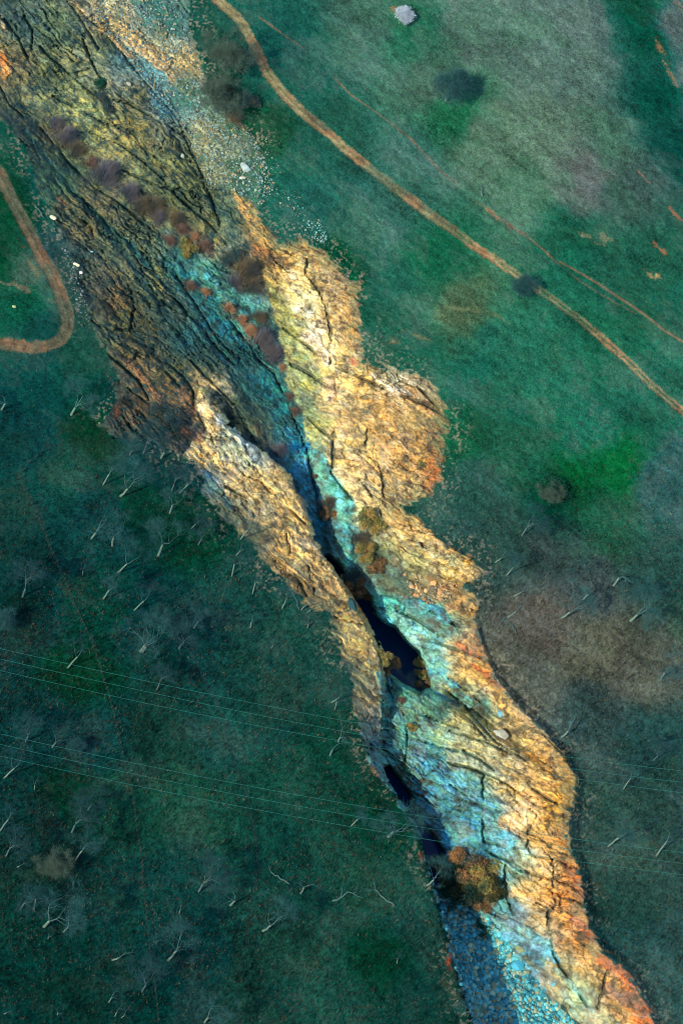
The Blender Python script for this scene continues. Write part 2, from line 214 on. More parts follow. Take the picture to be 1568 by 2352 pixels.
STROKES = [(c(1, 2, 1180, 1400, 1260, 1600), 20, (104, 172, 160), .1), ([(985, 1745), (1010, 1830), (1060, 1900), (1120, 1960)], 44, (96, 164, 180), .2), ([(1060, 1800), (1110, 1870), (1150, 1930)], 30, (140, 194, 192), .2),
 ([(440, 640), (520, 740), (600, 850), (650, 950)], 24, (44, 128, 132), 0), ([(380, 600), (460, 710), (550, 840)], 15, (44, 104, 106), -.2), ([(300, 560), (400, 680), (500, 800), (580, 930)], 8, (30, 74, 80), -.4), ([(200, 470), (300, 600), (380, 720), (450, 830)], 8, (34, 76, 76), -.4), ([(60, 300), (150, 420), (250, 520), (340, 610)], 8, (34, 84, 78), -.3),  # bands of stone, some with sun or shade painted into their colour: line, half width, colour, how far they stand proud
 (c(0, 0, 480, 10, 540, 60, 620, 100, 700, 130), 8, (214, 178, 112), .5), (c(0, 0, 650, 150, 760, 260, 850, 350, 900, 400), 8, (232, 186, 112), .6), (c(0, 0, 740, 120, 830, 180, 930, 240), 8, (214, 172, 104), .5), (c(0, 0, 880, 270, 1000, 330, 1090, 420), 17, (206, 166, 100), .6), (c(0, 0, 1110, 450, 1170, 540, 1270, 620), 10, (186, 152, 90), .3), (c(0, 0, 1045, 140, 1100, 220), 6, (214, 176, 110), .6), (c(0, 0, 0, 350, 20, 400, 50, 470), 9, (244, 176, 92), .5), (c(0, 0, 0, 110, 30, 190), 5, (240, 206, 150), .5),
 (c(0, 0, 980, 430, 1060, 500, 1100, 580, 1180, 680), 14, (110, 138, 140), -.1), (c(0, 0, 820, 380, 900, 430, 980, 500), 8, (120, 150, 156), -.1),
 (c(1, 0, 50, 1250, 80, 1310, 130, 1390), 6, (226, 180, 96), .4), (c(1, 0, 120, 1400, 190, 1490, 240, 1580, 290, 1640), 11, (226, 180, 100), .5), (c(1, 0, 200, 1680, 280, 1700, 320, 1764), 12, (176, 122, 74), .2),
 (c(0, 1, 1320, 150, 1450, 230, 1568, 320), 13, (96, 160, 152), .5), (c(1, 1, 60, 240, 140, 310, 190, 350), 9, (100, 166, 160), .3), (c(0, 1, 1050, 210, 1140, 300), 9, (166, 156, 96), .3),
 (c(1, 1, 420, 120, 470, 220, 520, 350), 14, (250, 224, 160), .3), (c(1, 1, 500, 360, 580, 410), 14, (254, 240, 186), .4), (c(1, 1, 540, 540, 620, 590, 640, 660, 700, 710), 15, (254, 238, 200), .5), (c(1, 1, 990, 820, 1100, 880, 1240, 960), 7, (240, 226, 196), .5), (c(1, 1, 1180, 940, 1400, 1080), 5, (226, 170, 96), .3), (c(1, 1, 690, 860, 720, 960), 12, (240, 200, 150), .4),
 (c(1, 1, 760, 1150, 740, 1300, 780, 1420, 880, 1560, 960, 1660), 17, (240, 206, 140), .3), (c(1, 1, 860, 1340, 960, 1450, 970, 1600), 14, (248, 216, 154), .4), (c(1, 1, 600, 1350, 680, 1500, 780, 1640, 830, 1710), 18, (124, 200, 188), .4), (c(1, 1, 440, 1180, 500, 1400, 560, 1600, 600, 1740), 18, (44, 140, 168), -.2),
 (c(1, 1, 30, 430, 200, 650, 320, 850, 400, 1010), 16, (56, 146, 140), .2), (c(0, 1, 1440, 580, 1568, 720), 10, (40, 134, 130), .2), (c(1, 1, 60, 1040, 100, 1180), 9, (150, 134, 80), .6), (c(1, 1, 220, 1160, 260, 1300), 10, (104, 100, 70), .5), (c(0, 1, 1310, 880, 1300, 960), 9, (150, 124, 74), .4),
 (c(0, 1, 1370, 930, 1430, 1080, 1490, 1150), 13, (250, 214, 142), .7), (c(0, 1, 1440, 1120, 1490, 1180, 1530, 1240), 14, (214, 222, 196), .5), (c(1, 1, 60, 1260, 120, 1280, 210, 1360), 15, (206, 216, 190), .5), (c(0, 1, 1380, 1500, 1420, 1570), 15, (144, 172, 180), .1), (c(0, 1, 1470, 1600, 1540, 1700), 11, (110, 146, 150), 0),
 (c(0, 1, 880, 740, 980, 850, 1060, 980, 1150, 1050), 9, (170, 116, 70), .5), (c(0, 1, 830, 1030, 900, 1120, 980, 1200), 6, (150, 112, 72), .5), (c(0, 1, 1230, 920, 1290, 1050), 12, (176, 118, 70), .4), (c(0, 1, 1240, 1180, 1330, 1230), 12, (160, 110, 76), .4), (c(0, 1, 640, 580, 760, 660, 860, 730), 7, (170, 124, 76), .4), (c(0, 1, 820, 590, 950, 680, 1060, 770), 14, (150, 130, 76), .4),
 (c(1, 2, 770, 120, 820, 200, 840, 270, 800, 360), 16, (96, 186, 184), .6), (c(1, 2, 1090, 90, 1180, 110, 1260, 150, 1340, 140, 1420, 220, 1568, 290), 10, (254, 206, 128), .5), (c(1, 2, 1080, 170, 1250, 240, 1400, 300, 1568, 360), 16, (190, 180, 128), .1), (c(1, 2, 1000, 450, 1120, 440, 1200, 490, 1220, 560), 15, (104, 134, 122), .3),  # the bright gold band is sunlight painted along the buttress crest
 (c(1, 2, 980, 640, 1060, 620, 1150, 650, 1180, 680), 13, (104, 196, 180), 1.0), (c(1, 2, 1020, 720, 1110, 790), 11, (120, 200, 200), .9), (c(1, 2, 1150, 720, 1230, 780), 10, (170, 216, 214), .5), (c(1, 2, 1180, 850, 1300, 950), 15, (170, 216, 206), .6), (c(1, 2, 1230, 650, 1380, 670, 1480, 760), 13, (96, 168, 176), .7), (c(1, 2, 1240, 790, 1400, 860), 10, (150, 200, 196), .3),
 (c(1, 2, 1040, 1130, 1060, 1250, 1060, 1400), 9, (96, 172, 168), .3), (c(1, 2, 1380, 1110, 1480, 1150, 1568, 1200), 9, (110, 190, 210), .4), (c(1, 2, 1400, 1240, 1500, 1290, 1568, 1330), 5, (20, 110, 170), -.2), (c(1, 2, 1130, 1150, 1300, 1230, 1450, 1300), 10, (100, 166, 152), .4),
 (c(2, 2, 60, 1270, 140, 1320), 14, (110, 174, 178), .4), (c(2, 2, 0, 240, 80, 290, 150, 320), 8, (254, 190, 100), .5), (c(2, 2, 110, 420, 170, 440), 12, (250, 200, 120), .6), (c(2, 2, 0, 660, 100, 640, 150, 690), 15, (220, 170, 92), .4), (c(2, 2, 70, 930, 200, 1010), 8, (230, 116, 54), .2), (c(2, 2, 170, 1080, 260, 1130, 350, 1190), 8, (236, 122, 60), .3), (c(2, 2, 380, 1330, 450, 1390, 540, 1450), 10, (254, 206, 128), .3),
 (c(1, 3, 1330, 130, 1330, 300, 1400, 470, 1500, 560), 14, (80, 150, 170), .1), (c(2, 3, 260, 400, 300, 470, 420, 520), 18, (120, 182, 190), .3), (c(2, 3, 180, 300, 200, 480), 10, (96, 170, 190), .1), (c(2, 3, 360, 420, 460, 440), 18, (230, 196, 140), .2), (c(2, 3, 480, 350, 510, 400), 12, (254, 228, 170), .3), (c(2, 3, 440, 890, 560, 900, 620, 940), 14, (236, 192, 116), .4), (c(2, 3, 380, 710, 450, 740, 500, 750), 8, (160, 200, 180), .4), (c(2, 3, 620, 700, 680, 740), 12, (230, 200, 140), .3),  # first band puts the dome's blue shade into the stone colour
 (c(2, 3, 780, 700, 850, 780, 890, 900), 10, (242, 136, 64), .2), (c(2, 3, 820, 1060, 900, 1120, 950, 1180), 9, (240, 130, 66), .2), (c(2, 3, 1020, 1340, 1140, 1400, 1240, 1500, 1320, 1620, 1400, 1764), 12, (250, 120, 52), .3), (c(2, 3, 540, 1140, 640, 1220, 720, 1340), 10, (120, 184, 206), .2), (c(2, 3, 740, 1420, 850, 1560, 960, 1660), 9, (160, 196, 176), .3), (c(2, 3, 1060, 1520, 1200, 1600, 1280, 1700), 14, (150, 110, 90), 0), (c(2, 3, 500, 1310, 640, 1420, 760, 1540), 7, (104, 104, 84), -.1),
]
SD_CRACK = pdist(CRACKS[0])
for ck_ in CRACKS[1:]: SD_CRACK = np.minimum(SD_CRACK, pdist(ck_))
SD_STROKE = [pdist(k_[0]) for k_ in STROKES]
SD_ROAD = [pdist(r[1]) for r in ROADS]; SD_PATH = [pdist(p[0]) for p in PATHS]
# ------------------------------------------------------------------ colour surveys (sRGB of the surface in full sun; the lower dome's blue points include shade)
GRASS = [(1100, 60, 96, 128, 118), (1300, 150, 100, 135, 124), (1250, 300, 104, 138, 118), (1400, 350, 88, 124, 108), (1000, 200, 88, 120, 104), (850, 60, 82, 116, 102), (1350, 60, 104, 134, 126), (1500, 80, 10, 96, 66), (1460, 20, 12, 100, 68), (1535, 220, 12, 90, 66), (1568, 350, 20, 84, 68),
 (1540, 60, 88, 104, 108), (1600, 200, 90, 105, 108), (1350, 400, 96, 106, 102), (1450, 420, 78, 96, 90), (1200, 430, 84, 122, 98), (1100, 330, 94, 130, 108), (1040, 260, 52, 110, 76), (930, 60, 60, 110, 84), (1300, 560, 44, 100, 78), (1500, 600, 48, 98, 80), (950, 380, 72, 112, 98),
 (700, 200, 56, 100, 86), (620, 300, 24, 92, 56), (700, 350, 52, 102, 88), (640, 120, 44, 92, 82), (760, 450, 58, 100, 90), (850, 520, 74, 110, 98), (800, 600, 16, 92, 56), (900, 640, 56, 100, 82), (1000, 600, 36, 96, 68), (1050, 710, 96, 124, 90), (970, 700, 66, 108, 86), (1150, 780, 60, 112, 90), (1250, 820, 58, 110, 88), (1100, 880, 46, 102, 84), (950, 800, 50, 98, 78), (1400, 780, 52, 108, 82), (1500, 900, 56, 106, 86), (1350, 1000, 50, 104, 84), (1200, 1050, 52, 104, 80),
 (1300, 1100, 0, 112, 54), (1420, 1070, 4, 112, 54), (1270, 1140, 6, 92, 64), (1530, 1100, 66, 92, 98), (1100, 1130, 66, 94, 84), (1060, 1000, 36, 96, 66), (1150, 1200, 66, 84, 82), (1250, 1280, 68, 84, 82), (1400, 1200, 48, 96, 74), (1500, 1300, 56, 84, 78), (1350, 1350, 74, 88, 88), (1250, 1450, 88, 92, 84), (1350, 1500, 92, 106, 90), (1450, 1550, 82, 92, 82), (1200, 1550, 84, 96, 86), (1500, 1700, 54, 82, 82), (1350, 1650, 66, 86, 88), (1420, 1850, 60, 84, 82), (1500, 2000, 62, 84, 82), (1430, 2100, 52, 80, 84), (1540, 2250, 62, 90, 88), (1450, 1950, 66, 90, 86),
 (200, 1000, 0, 86, 50), (100, 900, 34, 88, 82), (60, 1000, 40, 84, 88), (150, 1080, 54, 98, 84), (60, 1150, 40, 86, 80), (330, 950, 40, 84, 84), (380, 1050, 52, 84, 100), (300, 1150, 0, 84, 58), (400, 1190, 0, 80, 54), (450, 1260, 20, 92, 60), (250, 1200, 50, 86, 90), (100, 1280, 36, 78, 88), (60, 1400, 34, 74, 94), (200, 1380, 22, 84, 70), (400, 1430, 34, 78, 96), (180, 1540, 22, 92, 56), (500, 1330, 52, 88, 80), (600, 1450, 60, 96, 86), (700, 1550, 56, 90, 80), (620, 1650, 54, 90, 82), (500, 1700, 58, 94, 86), (350, 1650, 44, 84, 78), (200, 1700, 40, 82, 82), (80, 1650, 44, 82, 84), (150, 1830, 6, 82, 54), (60, 1900, 30, 74, 84), (300, 1850, 54, 94, 76), (450, 1850, 60, 100, 80), (700, 1800, 54, 92, 76), (800, 1950, 62, 98, 82), (650, 1950, 44, 86, 76), (120, 2000, 50, 76, 72), (50, 2100, 40, 84, 74), (250, 2050, 44, 86, 80), (400, 2050, 46, 88, 82), (150, 2250, 20, 74, 66), (300, 2300, 18, 76, 70), (450, 2200, 32, 78, 82), (600, 2150, 60, 94, 84), (750, 2250, 62, 98, 84), (600, 2300, 52, 90, 80), (880, 2200, 6, 86, 54), (900, 2050, 62, 98, 84), (950, 2150, 60, 90, 84), (970, 2320, 46, 84, 74), (850, 1900, 22, 90, 60), (760, 1700, 40, 88, 70),
 (40, 460, 20, 90, 52), (100, 420, 40, 96, 84), (60, 620, 84, 112, 92), (60, 700, 34, 104, 76), (100, 740, 40, 84, 78), (10, 600, 8, 86, 50), (200, 850, 42, 94, 80), (130, 600, 60, 84, 90)]
ROCKC = [(60, 60, 92, 108, 92), (20, 150, 150, 128, 80), (150, 60, 110, 122, 88), (120, 180, 138, 138, 90), (250, 100, 110, 120, 86), (200, 260, 150, 146, 88), (300, 300, 168, 148, 86), (380, 380, 150, 144, 86), (330, 210, 138, 124, 76), (420, 450, 132, 130, 80), (480, 540, 150, 134, 76), (60, 320, 90, 84, 64), (120, 420, 90, 118, 84), (180, 500, 138, 116, 74), (250, 560, 108, 108, 76), (150, 600, 84, 96, 90), (260, 680, 126, 98, 66), (220, 640, 108, 96, 72), (350, 640, 132, 130, 84), (300, 760, 132, 116, 66), (400, 700, 104, 110, 84), (420, 600, 70, 116, 116), (500, 640, 90, 140, 132), (540, 690, 96, 150, 142), (450, 640, 84, 136, 128), (500, 760, 40, 118, 126), (560, 830, 34, 116, 122), (610, 900, 40, 110, 112), (480, 820, 74, 98, 90), (420, 780, 60, 104, 108), (560, 950, 90, 98, 70), (600, 1000, 92, 96, 74),
 (320, 850, 140, 108, 70), (370, 900, 158, 108, 66), (400, 940, 156, 108, 70), (440, 900, 160, 118, 72), (300, 940, 130, 86, 58), (270, 990, 70, 66, 56), (430, 1010, 130, 100, 84), (340, 980, 90, 76, 62), (390, 850, 120, 118, 76),
 (470, 900, 240, 200, 130), (500, 950, 250, 222, 165), (530, 1010, 214, 222, 196), (570, 1040, 200, 215, 200), (480, 1050, 232, 202, 150), (475, 1100, 150, 168, 172), (540, 1090, 244, 204, 140), (620, 1110, 246, 200, 130), (600, 1180, 206, 180, 132), (540, 1180, 150, 150, 130), (660, 1200, 236, 190, 124), (700, 1260, 244, 204, 146), (640, 1280, 214, 172, 112), (600, 1240, 150, 140, 110), (740, 1330, 222, 184, 126), (690, 1350, 190, 150, 96), (790, 1410, 232, 186, 112), (760, 1440, 140, 146, 116), (810, 1480, 244, 206, 132), (840, 1540, 188, 170, 120), (800, 1530, 110, 126, 104), (835, 1620, 190, 168, 130), (850, 1680, 150, 164, 156), (860, 1740, 110, 156, 168),
 (520, 480, 100, 118, 86), (615, 470, 64, 104, 80), (650, 530, 84, 110, 80), (530, 550, 104, 110, 92), (545, 600, 120, 110, 84), (700, 500, 60, 100, 80), (570, 470, 206, 160, 84), (590, 520, 222, 170, 96), (590, 590, 160, 120, 72), (620, 580, 190, 130, 76), (660, 600, 230, 190, 120), (700, 570, 190, 160, 108), (700, 650, 250, 222, 160), (740, 620, 204, 172, 118), (780, 660, 200, 164, 116), (710, 700, 254, 236, 182), (730, 760, 254, 240, 196), (800, 760, 216, 168, 104), (760, 720, 210, 172, 120), (640, 700, 176, 170, 100), (680, 760, 168, 172, 108), (690, 830, 152, 166, 116), (740, 820, 254, 232, 176), (800, 830, 204, 178, 128), (720, 880, 170, 176, 114), (760, 900, 246, 210, 148), (700, 940, 150, 174, 130), (740, 980, 186, 182, 112), (850, 870, 210, 174, 110), (900, 870, 236, 220, 190), (960, 900, 220, 186, 140), (870, 930, 208, 160, 100), (950, 960, 206, 160, 96), (1010, 960, 190, 146, 84), (900, 1000, 200, 156, 104), (980, 1020, 206, 146, 88), (800, 990, 214, 180, 120), (830, 950, 200, 160, 104), (790, 1060, 236, 204, 134), (850, 1060, 228, 196, 138), (930, 1080, 220, 172, 112), (1000, 1080, 232, 128, 70), (1005, 1050, 226, 120, 60), (960, 1120, 204, 176, 120), (900, 1130, 220, 188, 132), (820, 1120, 236, 206, 146), (730, 1060, 128, 184, 172), (760, 1110, 124, 188, 178), (790, 1160, 128, 190, 180), (790, 1250, 110, 186, 188), (830, 1170, 200, 200, 160), (680, 1040, 54, 145, 175), (710, 1130, 40, 128, 165), (740, 1240, 44, 125, 150), (670, 980, 52, 140, 150), (760, 1220, 80, 160, 170),
 (930, 1200, 240, 186, 110), (960, 1200, 250, 196, 120), (900, 1220, 170, 170, 124), (1000, 1250, 250, 200, 128), (1070, 1275, 252, 190, 100), (950, 1280, 180, 176, 126), (1030, 1300, 208, 186, 128), (860, 1270, 104, 120, 96), (1080, 1320, 250, 206, 130), (900, 1330, 120, 134, 118), (960, 1350, 150, 136, 98), (1010, 1360, 190, 160, 120), (1050, 1370, 180, 136, 80), (1070, 1390, 226, 170, 90), (1060, 1420, 176, 150, 88), (870, 1390, 96, 184, 164), (900, 1420, 140, 204, 200), (940, 1450, 180, 220, 212), (980, 1400, 90, 170, 176), (1020, 1420, 104, 160, 140), (930, 1490, 150, 205, 200), (1000, 1535, 150, 195, 185), (1050, 1450, 104, 170, 166), (960, 1500, 170, 214, 206), (880, 1410, 120, 196, 184), (1000, 1700, 150, 190, 166), (1060, 1850, 110, 176, 186), (1120, 1900, 140, 196, 196), (1000, 1900, 66, 136, 156), (1100, 1800, 160, 196, 176), (1130, 2010, 120, 180, 190), (1160, 2070, 110, 170, 180), (1010, 1640, 110, 176, 156), (1000, 1460, 150, 196, 180), (1060, 1480, 220, 170, 96), (1100, 1480, 236, 128, 62), (1080, 1540, 234, 176, 96), (1130, 1560, 252, 150, 80), (1150, 1600, 252, 200, 124), (1060, 1580, 170, 170, 130), (1210, 1660, 254, 206, 128), (1120, 1620, 120, 166, 160), (1190, 1690, 190, 176, 130), (1260, 1740, 226, 170, 96),
 (920, 1600, 96, 166, 146), (960, 1640, 128, 178, 156), (1040, 1650, 206, 198, 150), (1100, 1700, 190, 184, 140), (900, 1680, 84, 158, 150), (950, 1720, 110, 180, 166), (1040, 1730, 200, 200, 156), (1000, 1780, 84, 150, 160), (980, 1850, 60, 130, 150), (1060, 1800, 180, 208, 196), (1100, 1760, 196, 190, 144), (1060, 1900, 80, 150, 170), (1120, 1860, 168, 204, 206), (1170, 1810, 220, 190, 134), (1200, 1860, 246, 204, 146), (1240, 1800, 222, 178, 116), (1290, 1800, 230, 160, 80), (1270, 1860, 238, 172, 86), (1290, 1920, 236, 150, 80), (1230, 1920, 220, 170, 100), (1140, 1940, 150, 200, 200), (1200, 1960, 180, 204, 186), (1260, 1990, 230, 176, 106), (1310, 2000, 240, 138, 70), (1170, 2020, 150, 186, 170), (1210, 2050, 236, 192, 124), (1300, 2060, 236, 136, 70), (1180, 2110, 126, 180, 200), (1240, 2120, 206, 186, 140), (1300, 2120, 240, 150, 84), (1330, 2160, 226, 130, 74), (1230, 2190, 130, 186, 210), (1300, 2210, 200, 180, 126), (1360, 2200, 230, 170, 104), (1410, 2220, 250, 126, 60), (1450, 2270, 248, 118, 52), (1340, 2290, 160, 184, 160), (1380, 2260, 214, 176, 110), (1420, 2310, 210, 140, 90), (1400, 2340, 180, 180, 140), (1480, 2330, 248, 120, 56),
 (1100, 2150, 90, 190, 205), (1150, 2200, 96, 196, 205), (1200, 2280, 90, 160, 190), (1130, 2300, 90, 186, 200), (1260, 2320, 104, 160, 180), (1050, 2100, 90, 186, 200), (1180, 2340, 120, 170, 180), (1290, 2350, 130, 120, 90), (1200, 2230, 110, 124, 96),
 (240, 30, 196, 176, 130), (260, 70, 226, 180, 110), (330, 100, 190, 170, 120), (300, 110, 140, 184, 184), (350, 170, 124, 166, 176), (380, 220, 130, 160, 176), (420, 150, 204, 160, 96), (380, 100, 170, 160, 120), (350, 40, 120, 150, 150), (400, 60, 110, 136, 132), (440, 230, 130, 150, 140), (500, 260, 110, 130, 110), (470, 300, 160, 150, 110), (540, 360, 130, 136, 104), (580, 420, 120, 136, 110)]
def survey(pts, p=2.2, s=14):
    P = np.array(pts, float); C = lin(P[:, 2:]); X, Y = GX[::4, ::4], GY[::4, ::4]
    out = np.zeros(X.shape+(3,)); wt = np.zeros(X.shape)
    for q, col in zip(P, C):
        w = 1/((X-q[0])**2+(Y-q[1])**2+s*s)**p; out += w[..., None]*col; wt += w
    out /= wt[..., None]
    v = np.clip(np.arange(GX.shape[0])/4, 0, X.shape[0]-1.001); u = np.clip(np.arange(GX.shape[1])/4, 0, X.shape[1]-1.001)
    j = v.astype(int); i = u.astype(int); b = (v-j)[:, None, None]; a = (u-i)[None, :, None]
    return (out[j][:, i]*(1-a)+out[j][:, i+1]*a)*(1-b)+(out[j+1][:, i]*(1-a)+out[j+1][:, i+1]*a)*b
GRASS = [(a_, b_, max(r_, 14), g_*.9, bl_) if r_ < 26 and g_ > 78 and bl_ < 70 else (a_, b_, r_, g_, bl_) for a_, b_, r_, g_, bl_ in GRASS]; GRASS = [(a_, b_, r_+(7 if a_ > 1150 and b_ > 1150 else 0), g_, bl_) for a_, b_, r_, g_, bl_ in GRASS]; CG = survey(GRASS); CG[..., 2] = np.minimum(CG[..., 2], CG[..., 1]*.96)*.93; CG[..., 0] *= (.4+.62*ss(.03, .12, CG[..., 0])); CG *= (1-np.array([.3, .16, .16])*ss(60, -60, GX-(200+.42*GY))[..., None]*ss(700, 950, GY)[..., None]); CG *= (1-.2*ss(.14, .24, CG[..., 1:2]))
def zone_of(p):
    f = lambda F: float(sample(F, np.array([float(p[0])]), np.array([float(p[1])]))[0])
    return 1 if f(SD_NEAR) < 0 else (2 if f(SD_FAR) < 0 else 0)
ZN = [zone_of(p) for p in ROCKC]
CR0, CR1, CR2 = [survey([p for p, z in zip(ROCKC, ZN) if z == k_]) for k_ in (0, 1, 2)]
EXP_G = .82; EXP_R = 1.04

def terrain(px, py, gxw, gyw, full=True):
    """height, colour and class for survey pixels px,py standing on ground-plane metres gxw,gyw"""
    x, y = gxw, gyw
    wx = (fbm(x/5, y/5, 1, 3)-.5)*34; wy = (fbm(x/5, y/5, 4, 3)-.5)*34
    qx, qy = px+wx*.35+(vn(x*.9, y*.9, 2)-.5)*7, py+wy*.35+(vn(x*.9, y*.9, 5)-.5)*7
    vj = voro(x/2.6+(fbm(x, y, 2, 2)-.5)*.6, y/1.9, 2); jag = (fbm(x/1.1, y/1.1, 3, 3)-.5)*14+(vn(x*.45, y*.45, 6)-.5)*8+(vj[2]-.5)*13
    lip = ss(1.6, -1.6, sample(SD_LIP, px, py)+jag*.7)
    h = sample(HR, px, py)*lip+sample(HL, px, py)*(1-lip)
    sa_ = x*math.cos(math.radians(-30))+y*math.sin(math.radians(-30)); sb_ = -x*math.sin(math.radians(-30))+y*math.cos(math.radians(-30))
    sr = sample(SD_ROCK, qx, qy)+jag*.8+(vn(sa_/4, sb_/.55, 3)-.5)*15*ss(500, 700, px); fe = 18+22*fbm(x/7, y/7, 6, 2)
    rock = ss(3, -4, sr)
    near = sample(SD_NEAR, px, py); far = sample(SD_FAR, qx, qy); bed = sample(SD_BED, qx, qy); scr = sample(SD_SCREE, qx, qy)
    wF = ss(10, -10, far)
    rel = ss(6, -14, sr)
    pool = sample(SD_POOL, px, py); rel = rel*ss(-8, 6, pool)*ss(-12, 6, bed)
    wS = ss(4, -14, scr); rr = rel*(1-.8*wS)
    n_c = fbm(x/1.3, y/1.3, 6, 3)-.5
    W1 = (fbm(x/9, y/9, 2, 3)-.5)*5
    def strata(ang, step, s):
        a = math.radians(ang); w2 = (fbm(x/1.6, y/1.6, s, 3)-.5)*1.5; w3 = (fbm(x/1.6, y/1.6, s+2, 3)-.5)*1.5
        al = x*math.cos(a)+y*math.sin(a)+w2; ac = -x*math.sin(a)+y*math.cos(a)+w3+W1*.8
        f1, f2, r1, r2, dx, dy = voro(al/(step*3.6), ac/step, s)          # long joint-bounded slabs
        g1, g2, q1, q2, ex, ey = voro(al/(step*.85)+r1*9, ac/(step*.38), s+3)   # blocks
        k1, k2, p1, p2, hx, hy = voro(al/(step*.3), ac/(step*.17)+q1*5, s+5)   # rubble
        on = ss(.38, .62, fbm(x/6, y/6, s+1, 3)+.06); on2 = ss(.42, .6, fbm(x/4+7, y/4, s+2, 3))
        rid = 1-np.abs(vn(al/10, ac/.9, s+1)*2-1); rid2 = 1-np.abs(vn(al/1.9, ac/.45, s+4)*2-1); rid3 = 1-np.abs(vn(al/1.1+5, ac/1.3, s+2)*2-1); ln1 = ss(.86, .99, rid); ln2 = ss(.84, .99, rid2)*on; ln3 = ss(.9, 1, rid3)*on
        crack = ss(.085, .0, f2-f1)*(r2*.9+.25); crack2 = ss(.12, 0, g2-g1)*on*(q2*.8+.3)
        z = (r1-.5)*.9+dx*(r2-.5)*1.6+dy*(.4+r1)*.7-crack*.8+on*((q1-.5)*.34+ey*.4+ex*(q2-.5)*.5)-crack2*.35+on2*((p1-.5)*.16+hy*.16)-ln1*.45-ln2*.25-ln3*.2+(vn(al/5.5, ac/.95, s+1)-.5)*1.0+(vn(al/1.9, ac/.45, s+4)-.5)*.45
        tt = ac/2.3+(fbm(al/16, ac/7, s+2, 3)-.5)*3.2+r1*.25; fr = tt-np.floor(tt); lam = vn(np.floor(tt)*5.3, al/7, s+5); lam = ss(.3, .85, lam)
        tu = ac/.8+(fbm(al/9, ac/4, s+4, 3)-.5)*5; fu = tu-np.floor(tu); lau = ss(.35, .9, vn(np.floor(tu)*3.7, al/3.2, s+6))
        z = z+(fr-.5)*lam*1.5+(fu-.5)*lau*.5; ledge = lam*ss(.84, .97, fr)*.9+lau*ss(.8, .97, fu)*.55
        crack2 = np.maximum(crack2, ss(.3, .02, g2-g1)*.7); dk = np.maximum(ledge*.9, np.maximum(ln1*.5, ln2), np.maximum(ln3*.8, ss(.3, .05, k2-k1)*on2*.7))
        return z, crack, crack2, r1, q1, q2, dk
    zA = strata(-46, 1.9, 1); zB = strata(-27, 2.3, 4)
    wf = wF[...]
    relief = zA[0]*(1-wf)+zB[0]*wf
    smooth = np.clip(1.5-1.7*fbm(x/13, y/13, 3, 2), .2, 1)*(1-.35*wF*ss(-70, -150, sr))
    fine = (fbm(x*1.1, y*1.1, 5, 4, .65)-.5)
    amp = (.62+.65*fbm(x/8, y/8, 7, 2))
    h = h + rr*(relief*amp*smooth*.8+fine*.8) + (1-rel)*((fbm(x/6, y/6, 2, 3)-.5)*.7+(fbm(x*.8, y*.8, 3, 3)-.5)*.35*(bed > 0)) + rel*wS*fine*.7
    h = h + (1-rock)*(fbm(x/22, y/22, 5, 3)-.5)*2.2*ss(0, 60, sr)
    cd = sample(SD_CRACK, px+wx*.1+n_c*9, py+wy*.1+n_c*9); cw = 1.4+3.2*fbm(x/5, y/5, 4, 2)
    big = ss(cw+1.2, cw-1.8, cd)*ss(.25, .42, fbm(x/5, y/5, 1, 2))*rock; h = h-big*(1.1*(1-.5*wS))*ss(-12, 4, pool)
    # ---- colour
    cg = sample(CG, px+wx*1.6, py+wy*1.6); ux, uy = px+wx*.8, py+wy*.8; zf = ss(4, -4, far+jag*.5)[..., None]; zn = ss(1.6, -1.6, near+jag*.7)[..., None]
    cr = sample(CR0, ux, uy)*(1-zf)+sample(CR2, ux, uy)*zf; cr = cr*(1-zn)+sample(CR1, ux, uy)*zn
    n1 = fbm(x/1.3, y/1.3, 3, 4)-.5; n2 = fbm(x/9, y/9, 6, 4)-.5; n3 = rng.random(x.shape)-.5; n4 = fbm(x/.5, y/.5, 1, 2)-.5
    L = cg.mean(-1, keepdims=True)
    dry = .7*ss(.04, .22, n2+n1*.5)[..., None]; green = ss(.03, .16, fbm(x/12+40, y/12, 4, 4)-.5+n1*.2)[..., None]
    cg = cg*(1-.42*dry)+dry*.42*L*np.array([.85, 1.12, .95])*1.12
    cg = cg*(1-.35*green)+green*.35*L*np.array([.3, 1.15, .6])
    cg = cg*(1+.62*n1+.9*n2*(1-.0)+.5*n4+.7*n3)[..., None]
    aa = math.radians(-34); sal = x*math.cos(aa)+y*math.sin(aa); sac = -x*math.sin(aa)+y*math.cos(aa)
    streak = (fbm(sal/14, sac/1.6+(fbm(x/9, y/9, 2, 2))*1.5, 5, 4)-.5)*ss(500, 900, px-(py-300)*.35)
    cg = cg*(1+.5*streak)[..., None]*(1+.3*(rng.random(x.shape+(3,))-.5))
    
    cg = np.clip(cg, 0.003, .4)
    w = wf[..., None]; ck = zA[1]*(1-wf)+zB[1]*wf; ck2 = zA[2]*(1-wf)+zB[2]*wf; r1 = zA[3]*(1-wf)+zB[3]*wf; q1 = zA[4]*(1-wf)+zB[4]*wf; q2 = zA[5]*(1-wf)+zB[5]*wf; dk = zA[6]*(1-wf)+zB[6]*wf
    rg_ = ss(1.5, 2.6, cr[..., 0:1]/cr[..., 1:2])*.2; cr = cr*np.concatenate([1-rg_*.45, 1+rg_, 1+rg_*.3], -1)
    tl0 = ss(-.02, .12, cr[..., 2]-cr[..., 0])[..., None]
    cr = cr*(1.04-.04*zf+.04*zn)*(1+(1-tl0)*np.array([0, .02, -.16])*np.maximum(zf, zn))*(1-(1-zf)*(1-zn)*np.array([.14, -.0, -.02]))*(1-.14*tl0)
